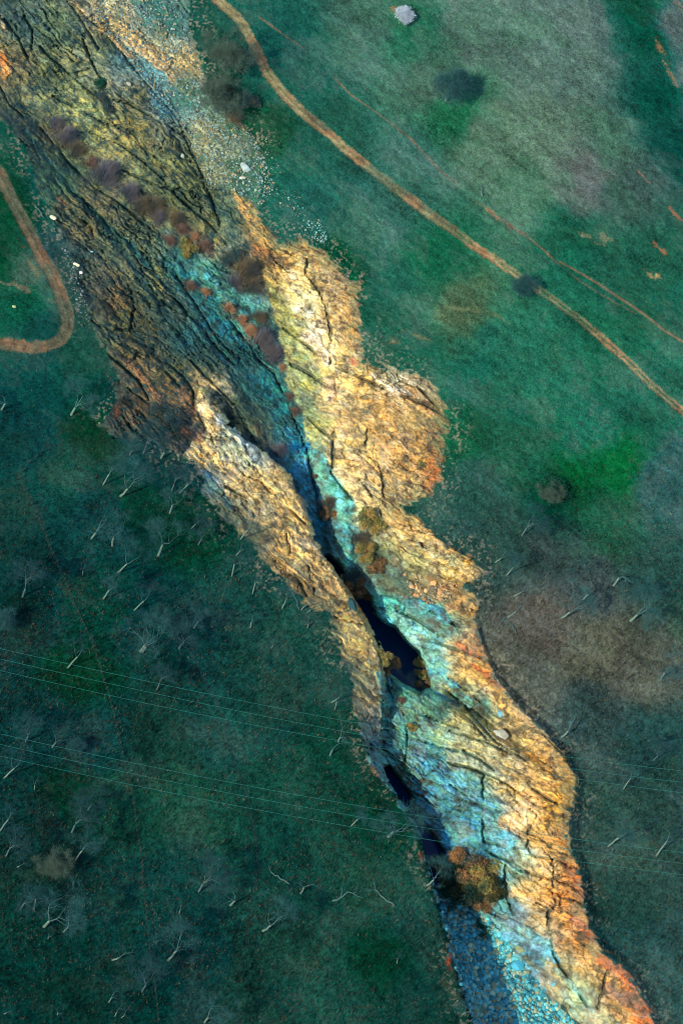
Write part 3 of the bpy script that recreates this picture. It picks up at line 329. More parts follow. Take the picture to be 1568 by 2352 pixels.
    R_ = np.nonzero((sr < 6).ravel())[0]; h = h.ravel(); cr = cr.reshape(-1, 3); f_ = lambda a_: a_.ravel()[R_]
    sx_, sy_ = f_(px+wx*.25+n_c*10), f_(py+wy*.25+n_c*10); nn_ = f_((fbm(x/2, y/2, 3, 2)-.5)); rk_ = f_(rock); hs_ = h[R_]; cs_ = cr[R_]
    for k_, (ln_, hw_, sc_, up_) in enumerate(STROKES):
        bx = [p_[0] for p_ in ln_]; by = [p_[1] for p_ in ln_]; m_ = np.nonzero((sx_ > min(bx)-40) & (sx_ < max(bx)+40) & (sy_ > min(by)-40) & (sy_ < max(by)+40))[0]
        if not len(m_): continue
        e_ = ss(hw_*(1.25), hw_*.6, sample(SD_STROKE[k_], sx_[m_], sy_[m_])+nn_[m_]*hw_*(1 if k_ % 2 else -1))*rk_[m_]
        hs_[m_] += e_*up_; e_ = (e_*.8)[:, None]; cs_[m_] = cs_[m_]*(1-e_)+e_*lin(sc_)
    h[R_] = hs_; cr[R_] = cs_; h = h.reshape(px.shape); cr = cr.reshape(px.shape+(3,))
    tl_ = ss(-.02, .12, cr[..., 2]-cr[..., 0]); cr = cr*np.stack([1-.3*tl_, 1+.06*tl_, 1+.0*tl_], -1)
    Lr = cr.mean(-1, keepdims=True)
    gs_ = ((1-zf[..., 0])*(1-zn[..., 0])*(1-tl_))[..., None]; cr = cr+gs_*(cr-Lr)*.0*np.array([.7, 1, 1.2]); cr = np.maximum(cr, .01)
    var = (.96+.34*(r1-.5)+.44*(q1-.5)+1.25*n1+.8*n4+.4*n3)
    cr2 = cr*var[..., None]
    tint = np.stack([1+.35*(q2-.5), 1+.05*(q2-.5), 1-.5*(q2-.5)], -1); cr2 = cr2*tint
    iron = ss(.12, .3, fbm(x/3.5+9, y/3.5, 7, 4)-.42)[..., None]*ss(.14, .3, Lr)
    cr2 = cr2*(1-.22*iron)+.22*iron*Lr*np.array([1.5, .85, .42])
    pale = ss(.1, .3, fbm(x/2.5+3, y/2.5+8, 0, 4)-.4)[..., None]
    cr2 = cr2*(1-.16*pale)+.16*pale*(Lr*1.2)*np.array([1.06, 1.03, .9])
    # moss, soil and lichen in the joints, and crack shade darkened into the colour
    moss = np.clip(ck*1.1*ss(.3, .6, fbm(x/3, y/3, 3, 3)+.15)+ck2*.5*ss(.45, .6, fbm(x/2.4, y/2.4, 5, 3)), 0, .85)[..., None]
    patch = ss(.08, .2, fbm(x/4.5+5, y/4.5, 2, 4)-.5)[..., None]*(1-ss(.2, .5, Lr)*.7)
    mosscol = np.array([.03, .085, .065]); moss = np.maximum(moss*.8, big[..., None]*.8)
    cr2 = cr2*(1-moss)+mosscol*moss
    cr2 = cr2*(1-.55*patch)+.55*patch*np.array([.06, .105, .06])*(1+n1)[..., None]
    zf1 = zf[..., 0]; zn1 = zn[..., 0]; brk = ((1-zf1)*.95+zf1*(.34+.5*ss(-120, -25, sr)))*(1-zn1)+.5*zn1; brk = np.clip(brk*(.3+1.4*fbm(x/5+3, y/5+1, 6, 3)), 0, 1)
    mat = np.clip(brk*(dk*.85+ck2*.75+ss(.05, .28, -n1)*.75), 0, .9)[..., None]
    mcol = np.array([.016, .06, .06])*(1-zf)+np.array([.085, .07, .045])*zf; mcol = mcol*(1-zn)+np.array([.1, .09, .06])*zn; cr2 = cr2*(1+(1-zf)*(1-zn)*1.1*(fbm(x/7+20, y/7, 2, 3)-.5)[..., None])  # teal shadows of the upper slope are painted in as its dark colour
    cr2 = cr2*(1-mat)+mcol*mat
    # loose ground on the rock edge
    edge = ss(-26, 4, sr+(n1+n4*.8)*70)[..., None]*(1-wS[..., None]*.2)
    soil = cr*.5+np.array([.06, .07, .05])
    cr2 = cr2*(1-edge*.75)+(cg*.6+soil*.4)*edge*.75
    st = ss(-.02, .03, n4+n3*.25-.08)[..., None]; ws3 = wS[..., None]
    cr2 = cr2*(1-.65*ws3)+.65*ws3*(cr*(.55+1.1*st)*(1-.0*n1[..., None]))
    veg = ss(.02, .14, fbm(x/6+2, y/6+4, 1, 4)-.5+n4*.3+(px-460)/900.)[..., None]*ws3
    cr2 = cr2*(1-.8*veg)+.8*veg*cg*1.1
    cr2 = np.clip(cr2, .006, .9)
    rk = rock[..., None]
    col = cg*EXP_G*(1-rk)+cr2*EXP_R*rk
    # talus flecks on grass near the rim
    fleck = (ss(.12, .2, n4+n3*.12)*ss(70, 0, sr)*(1-rock)*ss(.4, .55, fbm(x/7, y/7, 3, 3)))[..., None]
    col = col*(1-.7*fleck)+.7*fleck*np.array([.3, .26, .18])
    cls = np.where(rock > .5, 4, 0)
    cls = np.where((rock > .5) & (far < 0), 2, cls); cls = np.where((rock > .5) & (near < 0) & (far > 0), 3, cls)
    cls = np.where((bed < 0) & (rock > .5), 5, cls); cls = np.where((scr < 0) & (rock > .5), 6, cls)
    # roads
    for k, (nm, ln, hw) in enumerate(ROADS):
        d = sample(SD_ROAD[k], px+wx*.12+n1*5, py+wy*.12+n1*5)
        late = ss(900, 1250, px) if k == 0 else 0*px
        hwv = hw*(1-.25*late)*(.85+.35*fbm(x/10, y/10, 2, 2))
        e = ss(hwv+3, hwv-4, d+n4*7)
        centre = ss(4.2, 1.5, d+n4*5)*(.25+.7*late)*ss(.3, .55, fbm(x/9, y/9, 1, 3)+.2*late)
        e = e*(1-.8*centre)*(1-.55*ss(.5, .62, fbm(x/11, y/11, 5, 3))*(1 if k == 0 else .4))
        red = ss(.4, .6, fbm(x/6, y/6, 4, 3))[..., None]
        rc = lin((140, 130, 92))*(1-red)+lin((148, 116, 82))*red if k == 0 else lin((104, 104, 80))*(1-red)+lin((132, 106, 78))*red
        e = e[..., None]*(1-rk)
        col = col*(1-e)+e*rc*(1+.9*n1+.35*n3+.3*n4)[..., None]
        cls = np.where((d < hwv) & (rock < .5), 1, cls)
        h = h-.12*ss(hwv+3, hwv-3, d)*(1-rock)+.1*ss(4, 1, d)*(1-rock)
    for k, (ln, hw, pc) in enumerate(PATHS):
        d = sample(SD_PATH[k], px+n1*4, py+n1*4)
        wd = hw*(.6+.9*fbm(x/8, y/8, k, 2))
        e = ss(wd+1.8, wd-1.5, d)*ss(.32, .5, fbm(x/10, y/10, k+2, 3)+(.12 if k > 1 else 0))*.85
        e = e[..., None]*(1-rk); col = col*(1-e)+e*lin(pc)*(1+.8*n1)[..., None]
        cls = np.where((d < wd) & (rock < .5) & (cls == 0), 7, cls)
    # bare red earth patches
    for (ex, ey, ra, rb, an, cc, st_) in EARTH:
        a = math.radians(an); dx = px-ex; dy = py-ey
        if not full: continue
        u = (dx*math.cos(a)+dy*math.sin(a))/ra; v = (-dx*math.sin(a)+dy*math.cos(a))/rb
        e = ss(1.25, .1, np.sqrt(u*u+v*v)+(n1+n4*.6)*2.6)[..., None]*st_*.75
        col = col*(1-e)+e*lin(cc)*(1+.8*n1+.3*n3)[..., None]
    return h, col, cls, sr
EARTH = [(1130, 488, 30, 5, 38, (160, 112, 84), .8), (1190, 528, 40, 8, 36, (130, 100, 84), .6), (1555, 1, 30, 6, 60, (150, 120, 90), .6), (1515, 110, 30, 6, 62, (176, 128, 88), .7), (1545, 180, 34, 5, 60, (160, 130, 96), .6), (1385, 545, 20, 12, 20, (150, 144, 110), .6), (1342, 540, 14, 7, 20, (150, 144, 110), .5), (1503, 632, 17, 8, 20, (196, 160, 104), .8), (1520, 575, 22, 5, 40, (176, 116, 82), .7), (1478, 405, 26, 3, 48, (180, 120, 90), .7), (1555, 495, 26, 4, 48, (184, 118, 84), .7), (1000, 1062, 30, 14, 100, (190, 120, 76), .5), (990, 1110, 20, 8, 140, (206, 114, 66), .6),
 (905, 20, 12, 7, 0, (170, 124, 92), .6), (815, 835, 14, 8, 60, (206, 112, 70), .8), (1050, 708, 40, 5, 8, (150, 154, 104), .5), (1150, 730, 30, 5, 30, (120, 140, 90), .5), (960, 772, 24, 6, 20, (150, 132, 90), .5), (900, 785, 16, 8, 0, (160, 130, 90), .5), (75, 612, 34, 7, 60, (160, 136, 92), .6), (30, 655, 60, 6, 18, (150, 136, 104), .7), (120, 690, 30, 6, 12, (140, 132, 104), .5), (140, 460, 14, 5, 45, (190, 120, 78), .8), (8, 150, 8, 36, 0, (228, 150, 84), .8), (268, 945, 8, 12, 0, (180, 96, 58), .7), (1030, 2205, 8, 12, 30, (220, 84, 44), .8), (1042, 2235, 10, 22, 150, (130, 84, 70), .5), (862, 1775, 12, 5, 50, (214, 130, 84), .8), (963, 1965, 4, 16, -15, (180, 110, 70), .7), (770, 1115, 8, 22, -30, (10, 90, 40), .8), (790, 1150, 8, 14, -35, (10, 90, 40), .8), (1265, 2160, 4, 34, -12, (20, 80, 40), .8), (965, 1058, 14, 9, 40, (20, 92, 50), .8), (1040, 2285, 60, 8, 50, (70, 76, 54), .6)]

# ------------------------------------------------------------------ terrain mesh
cor = on_plane(np.array([0, DW, 0, DW]), np.array([0, 0, DH, DH]), np.zeros(4))[:, :2]
cen = on_plane(DW/2, DH/2, 0.0)[0][:2]
e1 = on_plane(DW/2+100, DH/2, 0.0)[0][:2]-cen; e1 /= np.linalg.norm(e1)
e2 = on_plane(DW/2, DH/2-100, 0.0)[0][:2]-cen; e2 /= np.linalg.norm(e2)
Bm = np.linalg.inv(np.stack([e1, e2], 1)); ab = (cor-cen)@Bm.T
def axis(lo, hi, st):
    a = list(np.arange(lo-6, hi+6, st)); s = st; v = a[-1]; out = []
    while v < 2600: s *= 1.16; v += s; out.append(v)
    s = st; v = a[0]; pre = []
    while v > -2600: s *= 1.16; v -= s; pre.append(v)
    return np.array(pre[::-1]+a+out)
STEP = 0.17
A = axis(ab[:, 0].min(), ab[:, 0].max(), STEP); Bx = axis(ab[:, 1].min(), ab[:, 1].max(), STEP)
AA, BB = np.meshgrid(A, Bx); G = cen+AA[..., None]*e1+BB[..., None]*e2
GP = np.concatenate([G, np.zeros(G.shape[:2]+(1,))], -1)
v = GP-CAM; dp = v@fwd; okd = dp > 50
pxs = np.where(okd, DW/2+K*(v@RT)/np.maximum(dp, 50), 0); pys = np.where(okd, DH/2-K*(v@UP)/np.maximum(dp, 50), 0)
pxs = np.clip(pxs, X0+1, X1-1); pys = np.clip(pys, Y0+1, Y1-1)
H, CC, CL, SR = terrain(pxs, pys, G[..., 0], G[..., 1])
out = np.maximum(np.maximum(np.abs(AA)-95, np.abs(BB)-150), 0); H = H*np.exp(-out/120)*1.0
k = (CAM[2]-H)/CAM[2]
PT = CAM+(GP-CAM)*k[..., None]
print('grid', PT.shape)
def ground_at(dx, dy):                  # world point of the terrain under a survey pixel
    g = on_plane(dx, dy, 0.0); q = (g[:, :2]-cen)@Bm.T
    i = np.clip(np.searchsorted(A, q[:, 0])-1, 0, len(A)-2); j = np.clip(np.searchsorted(Bx, q[:, 1])-1, 0, len(Bx)-2)
    z = H[j, i]; kk = (CAM[2]-z)/CAM[2]
    return CAM+(g-CAM)*kk[:, None], CC[j, i], CL[j, i]

# ------------------------------------------------------------------ materials
def attr_mat(name, rough=.95, bump=.25, scale=3.0, var=.35, spec=.15):
    m = bpy.data.materials.new(name); m.use_nodes = True; n = m.node_tree; b = n.nodes["Principled BSDF"]
    b.inputs["Roughness"].default_value = rough; b.inputs["Specular IOR Level"].default_value = spec
    at = n.nodes.new("ShaderNodeAttribute"); at.attribute_name = "Col"
    tc = n.nodes.new("ShaderNodeTexCoord")
    nz = n.nodes.new("ShaderNodeTexNoise"); nz.inputs["Scale"].default_value = scale; nz.inputs["Detail"].default_value = 6; nz.inputs["Roughness"].default_value = .7
    n.links.new(tc.outputs["Object"], nz.inputs["Vector"])
    mr = n.nodes.new("ShaderNodeMapRange"); mr.inputs[1].default_value = .3; mr.inputs[2].default_value = .7; mr.inputs[3].default_value = 1-var; mr.inputs[4].default_value = 1+var
    n.links.new(nz.outputs[0], mr.inputs[0])
    mx = n.nodes.new("ShaderNodeVectorMath"); mx.operation = 'SCALE'; n.links.new(at.outputs["Color"], mx.inputs[0]); n.links.new(mr.outputs[0], mx.inputs["Scale"])
    n.links.new(mx.outputs[0], b.inputs["Base Color"])
    bp = n.nodes.new("ShaderNodeBump"); bp.inputs["Strength"].default_value = bump; bp.inputs["Distance"].default_value = .3
    n.links.new(nz.outputs[0], bp.inputs["Height"]); n.links.new(bp.outputs[0], b.inputs["Normal"])
    return m
def flat_mat(name, rgb, rough=.85, var=.3, scale=4.0, spec=.2, linear=False):
    m = bpy.data.materials.new(name); m.use_nodes = True; n = m.node_tree; b = n.nodes["Principled BSDF"]
    col = np.array(rgb) if linear else lin(rgb)
    b.inputs["Roughness"].default_value = rough; b.inputs["Specular IOR Level"].default_value = spec
    tc = n.nodes.new("ShaderNodeTexCoord"); nz = n.nodes.new("ShaderNodeTexNoise"); nz.inputs["Scale"].default_value = scale; nz.inputs["Detail"].default_value = 5
    n.links.new(tc.outputs["Object"], nz.inputs["Vector"])
    cr = n.nodes.new("ShaderNodeValToRGB"); cr.color_ramp.elements[0].position = .3; cr.color_ramp.elements[1].position = .7
    cr.color_ramp.elements[0].color = tuple(col*(1-var))+(1,); cr.color_ramp.elements[1].color = tuple(np.clip(col*(1+var), 0, .95))+(1,)
    n.links.new(nz.outputs[0], cr.inputs[0]); n.links.new(cr.outputs[0], b.inputs["Base Color"])
    return m
M_ground = attr_mat("grass_turf", rough=1.0, bump=.35, scale=2.5, var=.3, spec=0.0); M_rock = attr_mat("fractured_rock", rough=.85, bump=.5, scale=2.2, var=.22, spec=.25); M_stone = attr_mat("river_stone", rough=.7, bump=.2, scale=3, var=.2, spec=.3)
M_blade = attr_mat("grass_blades", rough=1.0, bump=0, scale=.3, var=.3, spec=0.0)

def mesh_np(name, V, F, mat, col=None, k=4):
    me = bpy.data.meshes.new(name); V = np.ascontiguousarray(V, np.float32); F = np.ascontiguousarray(F, np.int32)
    me.vertices.add(len(V)); me.vertices.foreach_set("co", V.ravel())
    me.loops.add(F.size); me.loops.foreach_set("vertex_index", F.ravel())
    me.polygons.add(len(F)); me.polygons.foreach_set("loop_start", np.arange(0, F.size, k, dtype=np.int32))
    me.update(calc_edges=True)
    if col is not None:
        a = me.color_attributes.new("Col", 'FLOAT_COLOR', 'POINT'); c4 = np.ones((len(V), 4), np.float32); c4[:, :3] = col; a.data.foreach_set("color", c4.ravel())
    me.materials.append(mat)
    return me
def link(name, me, parent=None):
    o = bpy.data.objects.new(name, me); COL.objects.link(o)
    if parent: o.parent = parent
    return o
def tag(o, label, cat, group=None, kind=None):
    if label: o["label"] = label
    if cat: o["category"] = cat
    if group: o["group"] = group
    if kind: o["kind"] = kind
    return o

ny, nx = H.shape; idx = np.arange(ny*nx).reshape(ny, nx)
Q = np.stack([idx[:-1, :-1], idx[:-1, 1:], idx[1:, 1:], idx[1:, :-1]], -1).reshape(-1, 4)
fc = CL[:-1, :-1].ravel(); PV = PT.reshape(-1, 3); PC = CC.reshape(-1, 3)
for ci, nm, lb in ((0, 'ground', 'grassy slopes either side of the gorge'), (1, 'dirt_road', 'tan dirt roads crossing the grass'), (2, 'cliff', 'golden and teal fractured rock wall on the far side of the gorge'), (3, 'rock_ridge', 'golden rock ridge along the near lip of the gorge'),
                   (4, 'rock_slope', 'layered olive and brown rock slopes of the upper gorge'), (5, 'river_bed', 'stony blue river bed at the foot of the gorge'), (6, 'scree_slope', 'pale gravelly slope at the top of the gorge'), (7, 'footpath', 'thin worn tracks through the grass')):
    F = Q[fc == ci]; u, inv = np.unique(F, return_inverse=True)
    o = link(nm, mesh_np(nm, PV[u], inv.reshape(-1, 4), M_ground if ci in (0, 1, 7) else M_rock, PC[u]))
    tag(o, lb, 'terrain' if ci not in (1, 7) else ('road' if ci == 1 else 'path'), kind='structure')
# water
def inflate(pts, d):
    cx = sum(p[0] for p in pts)/len(pts); cy = sum(p[1] for p in pts)/len(pts)
    return [(p[0]+(p[0]-cx)/math.hypot(p[0]-cx, p[1]-cy)*d, p[1]+(p[1]-cy)/math.hypot(p[0]-cx, p[1]-cy)*d) for p in pts]
m = bpy.data.materials.new("deep_water"); m.use_nodes = True; b = m.node_tree.nodes["Principled BSDF"]; b.inputs["Base Color"].default_value = (.003, .018, .06, 1); b.inputs["Roughness"].default_value = .12; b.inputs["IOR"].default_value = 1.33
nz = m.node_tree.nodes.new("ShaderNodeTexNoise"); nz.inputs["Scale"].default_value = 1.5; bp = m.node_tree.nodes.new("ShaderNodeBump"); bp.inputs["Strength"].default_value = .08
m.node_tree.links.new(nz.outputs[0], bp.inputs["Height"]); m.node_tree.links.new(bp.outputs[0], b.inputs["Normal"])
import bmesh
for i, pl in enumerate(POOLS):
    bm = bmesh.new(); w = on_plane(*np.array(inflate(pl, 3), float).T, -12.6 if i == 1 else -16.9)
    bm.faces.new([bm.verts.new(p) for p in w]); bmesh.ops.triangulate(bm, faces=bm.faces[:])
    me = bpy.data.meshes.new('water'); bm.to_mesh(me); bm.free(); me.materials.append(m)
    tag(link('water', me), ('deep dark pool in the middle of the gorge', 'narrow dark pool under the near bank above the river bed', 'small dark pool at the narrowest part of the gorge')[i], 'water', kind='structure')

# ------------------------------------------------------------------ stuff: stones and tufts
ICO = bmesh.new(); bmesh.ops.create_icosphere(ICO, subdivisions=1, radius=1.0); IV = np.array([v.co[:] for v in ICO.verts]); IF = np.array([[v.index for v in f.verts] for f in ICO.faces]); ICO.free()
def stones(name, label, cat, poly, n, r0, r1, cols, bias=None, keep=None):
    P = np.array([p[:2] for p in poly]); lo = P.min(0); hi = P.max(0); q = rng.random((n*3, 2))*(hi-lo)+lo
    q = q[inside(poly, q[:, 0], q[:, 1])]
    q = q[(q[:, 0] > -20) & (q[:, 0] < DW+20) & (q[:, 1] > -20) & (q[:, 1] < DH+20)]
    if keep is not None: q = q[keep(q)]
    q = q[:n]
    W_, c_, l_ = ground_at(q[:, 0], q[:, 1]); n = len(q)
    r = r0+(r1-r0)*rng.random(n)**4
    V = IV[None]*(1+.45*(rng.random((n, 12, 1))-.5))*(r[:, None]*np.array([1, 1, 1])*(.7+.6*rng.random((n, 3))))[:, None, :]*np.array([1, 1, .7])
    V = V+W_[:, None, :]+np.array([0, 0, .15])*r[:, None, None]
    F = IF[None]+(np.arange(n)*12)[:, None, None]
    cc = np.array([lin(x) for x in cols])[rng.integers(0, len(cols), n)]*(.6+.7*rng.random((n, 1)))
    o = link(name, mesh_np(name, V.reshape(-1, 3), F.reshape(-1, 3), M_stone, np.repeat(cc, 12, 0), 3)); tag(o, label, cat, kind='stuff'); return o
stones('cobbles', 'blue grey cobbles covering the river bed', 'cobbles', BED, 9000, .08, .62, [(84, 184, 196), (106, 194, 198), (64, 164, 180), (160, 190, 166), (52, 136, 150), (144, 156, 126)])
stones('scree', 'pale loose stones on the scree slope', 'stones', SCREE, 9000, .07, .32, [(110, 150, 152), (150, 166, 152), (90, 120, 120), (160, 146, 104), (80, 104, 92)])
stones('scree', 'loose stones scattered over the grass beside the upper gorge', 'stones', [(430, 20), (480, 190), (600, 260), (650, 400), (720, 470), (755, 560), (620, 560), (560, 420), (480, 300), (440, 150)], 1300, .06, .26, [(140, 160, 140), (160, 150, 112), (110, 160, 150)], keep=lambda q: fbm(q[:, 0]/60, q[:, 1]/60, 3, 3) > .47)
stones('scree', 'small patch of pale blue stones in the grass above the cliff', 'stones', [(705, 505), (735, 510), (755, 545), (745, 560), (715, 545)], 120, .08, .26, [(120, 190, 186), (160, 186, 176)])
stones('scree', 'golden rubble lying on the ledge below the square rock buttress', 'stones', [(925, 1320), (960, 1315), (1060, 1345), (1040, 1370), (990, 1390), (940, 1370)], 260, .1, .7, [(206, 170, 122), (170, 130, 92), (150, 140, 112), (120, 116, 96)])
stones('scree', 'pale stones on the left slope beside the bend of the dirt road', 'stones', [(140, 560), (180, 590), (200, 680), (200, 760), (175, 700), (160, 640)], 140, .07, .3, [(140, 156, 150), (110, 126, 124)])
def tufts(n):
    q = rng.random((n, 2))*np.array([DW+300, DH+300])-150
    W_, c_, l_ = ground_at(q[:, 0], q[:, 1]); s = sample(SD_ROCK, q[:, 0], q[:, 1])
    den = .35+.65*ss(700, 1300, q[:, 1])
    ok = ((l_ == 0) & (s > 4) & (rng.random(n) < den)) ; W_ = W_[ok]; c_ = c_[ok]; q = q[ok]; n = len(q)
    hh = (.18+.5*rng.random(n)**2)*(.6+.8*ss(900, 1500, q[:, 1])); nb = 3
    a = rng.random((n, nb))*6.28; wv = np.stack([np.cos(a), np.sin(a), 0*a], -1)*(.035+.05*rng.random((n, nb, 1)))
    tip = np.stack([(rng.random((n, nb))-.5)*.7, (rng.random((n, nb))-.5)*.7, np.ones((n, nb))], -1)*hh[:, None, None]
    b0 = W_[:, None, :]+(rng.random((n, nb, 3))-.5)*np.array([.25, .25, 0])-np.array([0, 0, .05])
    V = np.stack([b0-wv, b0+wv, b0+tip], 2).reshape(-1, 3)
    t = rng.random((n, 1)); L = c_.mean(1, keepdims=True)
    cc = c_*(.6+.9*t); dr = rng.random((n, 1)) < (.14+.3*ss(.45, .6, fbm(q[:, 0]/70, q[:, 1]/70, 2, 3)))[:, None]
    cc = np.where(dr, (L*.6+.022)*np.array([1.15, 1.3, .9])*(1.0+1.6*t*t), cc)
    o = link('grass', mesh_np('grass', V, np.arange(n*nb*3).reshape(-1, 3), M_blade, np.repeat(np.clip(cc, 0, .5), nb*3, 0), 3)); tag(o, 'short winter grass tufts over the slopes', 'grass', kind='stuff')
tufts(240000)

# ------------------------------------------------------------------ trees
def tube(P, R, n=6):
    V = []; F = []; P = [np.array(p, float) for p in P]
    for i, p in enumerate(P):
        d = P[min(i+1, len(P)-1)]-P[max(i-1, 0)]; d /= np.linalg.norm(d)+1e-9
        a = np.cross(d, [0.3, 0.9, 0.2]); a /= np.linalg.norm(a)+1e-9; b = np.cross(d, a)
        for j in range(n):
            t = 6.28318*j/n; V.append(p+R[i]*(a*math.cos(t)+b*math.sin(t)))
    for i in range(len(P)-1):
        for j in range(n):
            k2 = (j+1) % n; F.append((i*n+j, i*n+k2, (i+1)*n+k2, (i+1)*n+j))
    F.append(tuple(range(n))[::-1]); F.append(tuple((len(P)-1)*n+j for j in range(n)))
    return V, F
def join(parts):
    V = []; F = []
    for v, f in parts:
        o = len(V); V += list(v); F += [tuple(i+o for i in t) for t in f]
    return V, F
def pymesh(name, V, F, mats, fm=None):
    me = bpy.data.meshes.new(name); me.from_pydata([tuple(p) for p in V], [], F)
    for m_ in (mats if isinstance(mats, list) else [mats]): me.materials.append(m_)
    for p in me.polygons: p.use_smooth = True
    return me
def grow(r, start, d, L, R, depth, segs, out, tips, bend=.25, fan=(2, 4), lift=.15):
    P = [start]; D = d/np.linalg.norm(d); n = max(3, int(L/.7)); rad = [R]
    for i in range(n):
        D = D+r.normal(0, bend, 3)*.45+np.array([0, 0, lift*.3]); D /= np.linalg.norm(D); P.append(P[-1]+D*L/n); rad.append(R*(1-.55*(i+1)/n))
    out.append(tube(P, rad, segs))
    if depth == 0: tips.append((P[len(P)//2], D, L)); tips.append((P[-1], D, L)); return
    for q in range(int(r.integers(fan[0], fan[1]+1))):
        j = len(P)-1 if q < 2 else int(r.integers(max(1, len(P)//2), len(P)))
        v = r.normal(0, 1, 3); v -= D*(v@D); v /= np.linalg.norm(v); nd = D*.75+v*(.65+.35*r.random()); nd[2] = max(nd[2], -.1)
        grow(r, P[j], nd, L*(.62+.2*r.random()), rad[j]*.72, depth-1, max(4, segs-1), out, tips, bend, fan, lift)
def twigs(r, tips, per, ln, w):
    V = []; F = []
    for p, D, L in tips:
        for _ in range(per):
            v = D*.5+r.normal(0, .75, 3); v /= np.linalg.norm(v); l = ln*(.5+r.random()); a = p+r.normal(0, .18, 3)
            s = np.cross(v, r.normal(0, 1, 3)); s /= np.linalg.norm(s)+1e-9; s *= w; m2 = a+v*l*.55+r.normal(0, .1, 3); i = len(V)
            V += [a-s, a+s, m2-s*.6, m2+s*.6, a+v*l+r.normal(0, .12, 3)*l]; F += [(i, i+1, i+3, i+2), (i+2, i+3, i+4)]
    return V, F
M_bark = flat_mat("pale_bark", (112, 138, 122), var=.35); M_bark2 = flat_mat("dark_bark", (84, 108, 108), var=.25); M_limb = flat_mat("grey_limb_bark", (78, 112, 112), var=.25)
M_twig = flat_mat("bluish_twigs", (44, 90, 90), var=.3, scale=.8); M_twigd = flat_mat("dark_twigs", (32, 72, 76), var=.3, scale=.8); M_twigb = flat_mat("brown_twigs", (76, 98, 84), var=.3, scale=.8); M_twigw = flat_mat("pale_twigs", (190, 205, 214), var=.25, scale=.8)
def make_tree(seed, trunk_h, R, L, depth, per, tw, bark, twm, lean=.06, fan=(2, 4), ln=1.0, bend=.25, ball=None):
    r = np.random.default_rng(seed); tr = []; P = [np.zeros(3)-np.array([0, 0, .4])]; rad = [R*1.5]; D = np.array([r.normal(0, lean), r.normal(0, lean), 1.0])
    for i in range(4): P.append(P[-1]+D*(trunk_h+.4)/4+r.normal(0, .05, 3)); rad.append(R*(1.1-.1*i))
    tr.append(tube(P, rad, 8)); br = []; tips = []
    for q in range(int(r.integers(2, 4))):
        a = r.random()*6.28; nd = np.array([math.cos(a)*.5, math.sin(a)*.5, 1.0]); grow(r, P[-1], nd, L*(.8+.4*r.random()), R*.46, depth, 6, br, tips, bend, fan)
    if ball:
        for q in range(ball[2]):
            v = r.normal(0, 1, 3); v /= np.linalg.norm(v); v[2] = abs(v[2])*.9-.25; tips.append((np.array([0, 0, ball[0]])+v*ball[1]*r.uniform(.45, 1)*np.array([1, 1, .8]), v, 1))
    return join(tr), join(br), twigs(r, tips, per, ln, tw), bark, twm
PROTO = {}
def proto(kind, *a, **kw):
    t, b_, tw, bark, twm = make_tree(*a, **kw)
    PROTO[kind] = [('trunk', pymesh('trunk', *t, bark)), ('branch', pymesh('branches', *b_, M_limb if bark == M_bark else bark)), ('crown', pymesh('crown', *tw, twm))]
proto('t0', 3, 3.4, .2, 2.7, 3, 9, .015, M_bark, M_twig); proto('t1', 5, 4.4, .17, 2.4, 3, 9, .015, M_bark, M_twig); proto('t2', 8, 2.4, .23, 2.9, 3, 9, .015, M_bark, M_twig)
proto('t3', 13, 4.6, .15, 2.2, 3, 8, .014, M_bark, M_twigd, fan=(2, 3)); proto('t4', 17, 2.8, .2, 2.8, 3, 8, .014, M_bark, M_twigd, fan=(2, 3), bend=.35)
proto('big', 23, 1.6, .22, 1.35, 4, 4, .016, M_limb, M_twig, fan=(3, 4), ball=(2.8, 2.3, 520)); proto('bigb', 29, 1.5, .26, 2.0, 4, 6, .016, M_bark2, M_twigb, fan=(3, 4), ball=(3.0, 2.5, 200)); proto('white', 31, .5, .1, .62, 3, 34, .03, M_bark, M_twigw, fan=(3, 4), ln=.4, ball=(1.6, 1.5, 120))
proto('snag', 37, 2.6, .18, 2.6, 1, 3, .015, M_bark, M_twig, fan=(2, 2), bend=.45); proto('stem', 41, 2.6, .16, 1.8, 2, 7, .014, M_bark, M_twigd, fan=(2, 3)); proto('dark', 43, 3.0, .17, 2.6, 3, 10, .016, M_bark2, M_twigd)
used = set()
def place(kind, d, label, cat='tree', name='bare_tree', s=1.0, group='bare trees on the slopes', rot=None, tilt=None, sink=0.0):
    p = ground_at(np.array([d[0]]), np.array([d[1]]))[0][0]
    e = bpy.data.objects.new(name, None); COL.objects.link(e); e.location = p-np.array([0, 0, sink]); e.scale = (s, s, s)
    e.rotation_euler = (0, 0, random.random()*6.28 if rot is None else rot)
    if tilt is not None: e.rotation_mode = 'QUATERNION'; e.rotation_quaternion = Vector(tilt).to_track_quat('Z', 'Y')
    for nm, me in PROTO[kind]: link(nm, me, e)
    tag(e, label, cat, group); return e
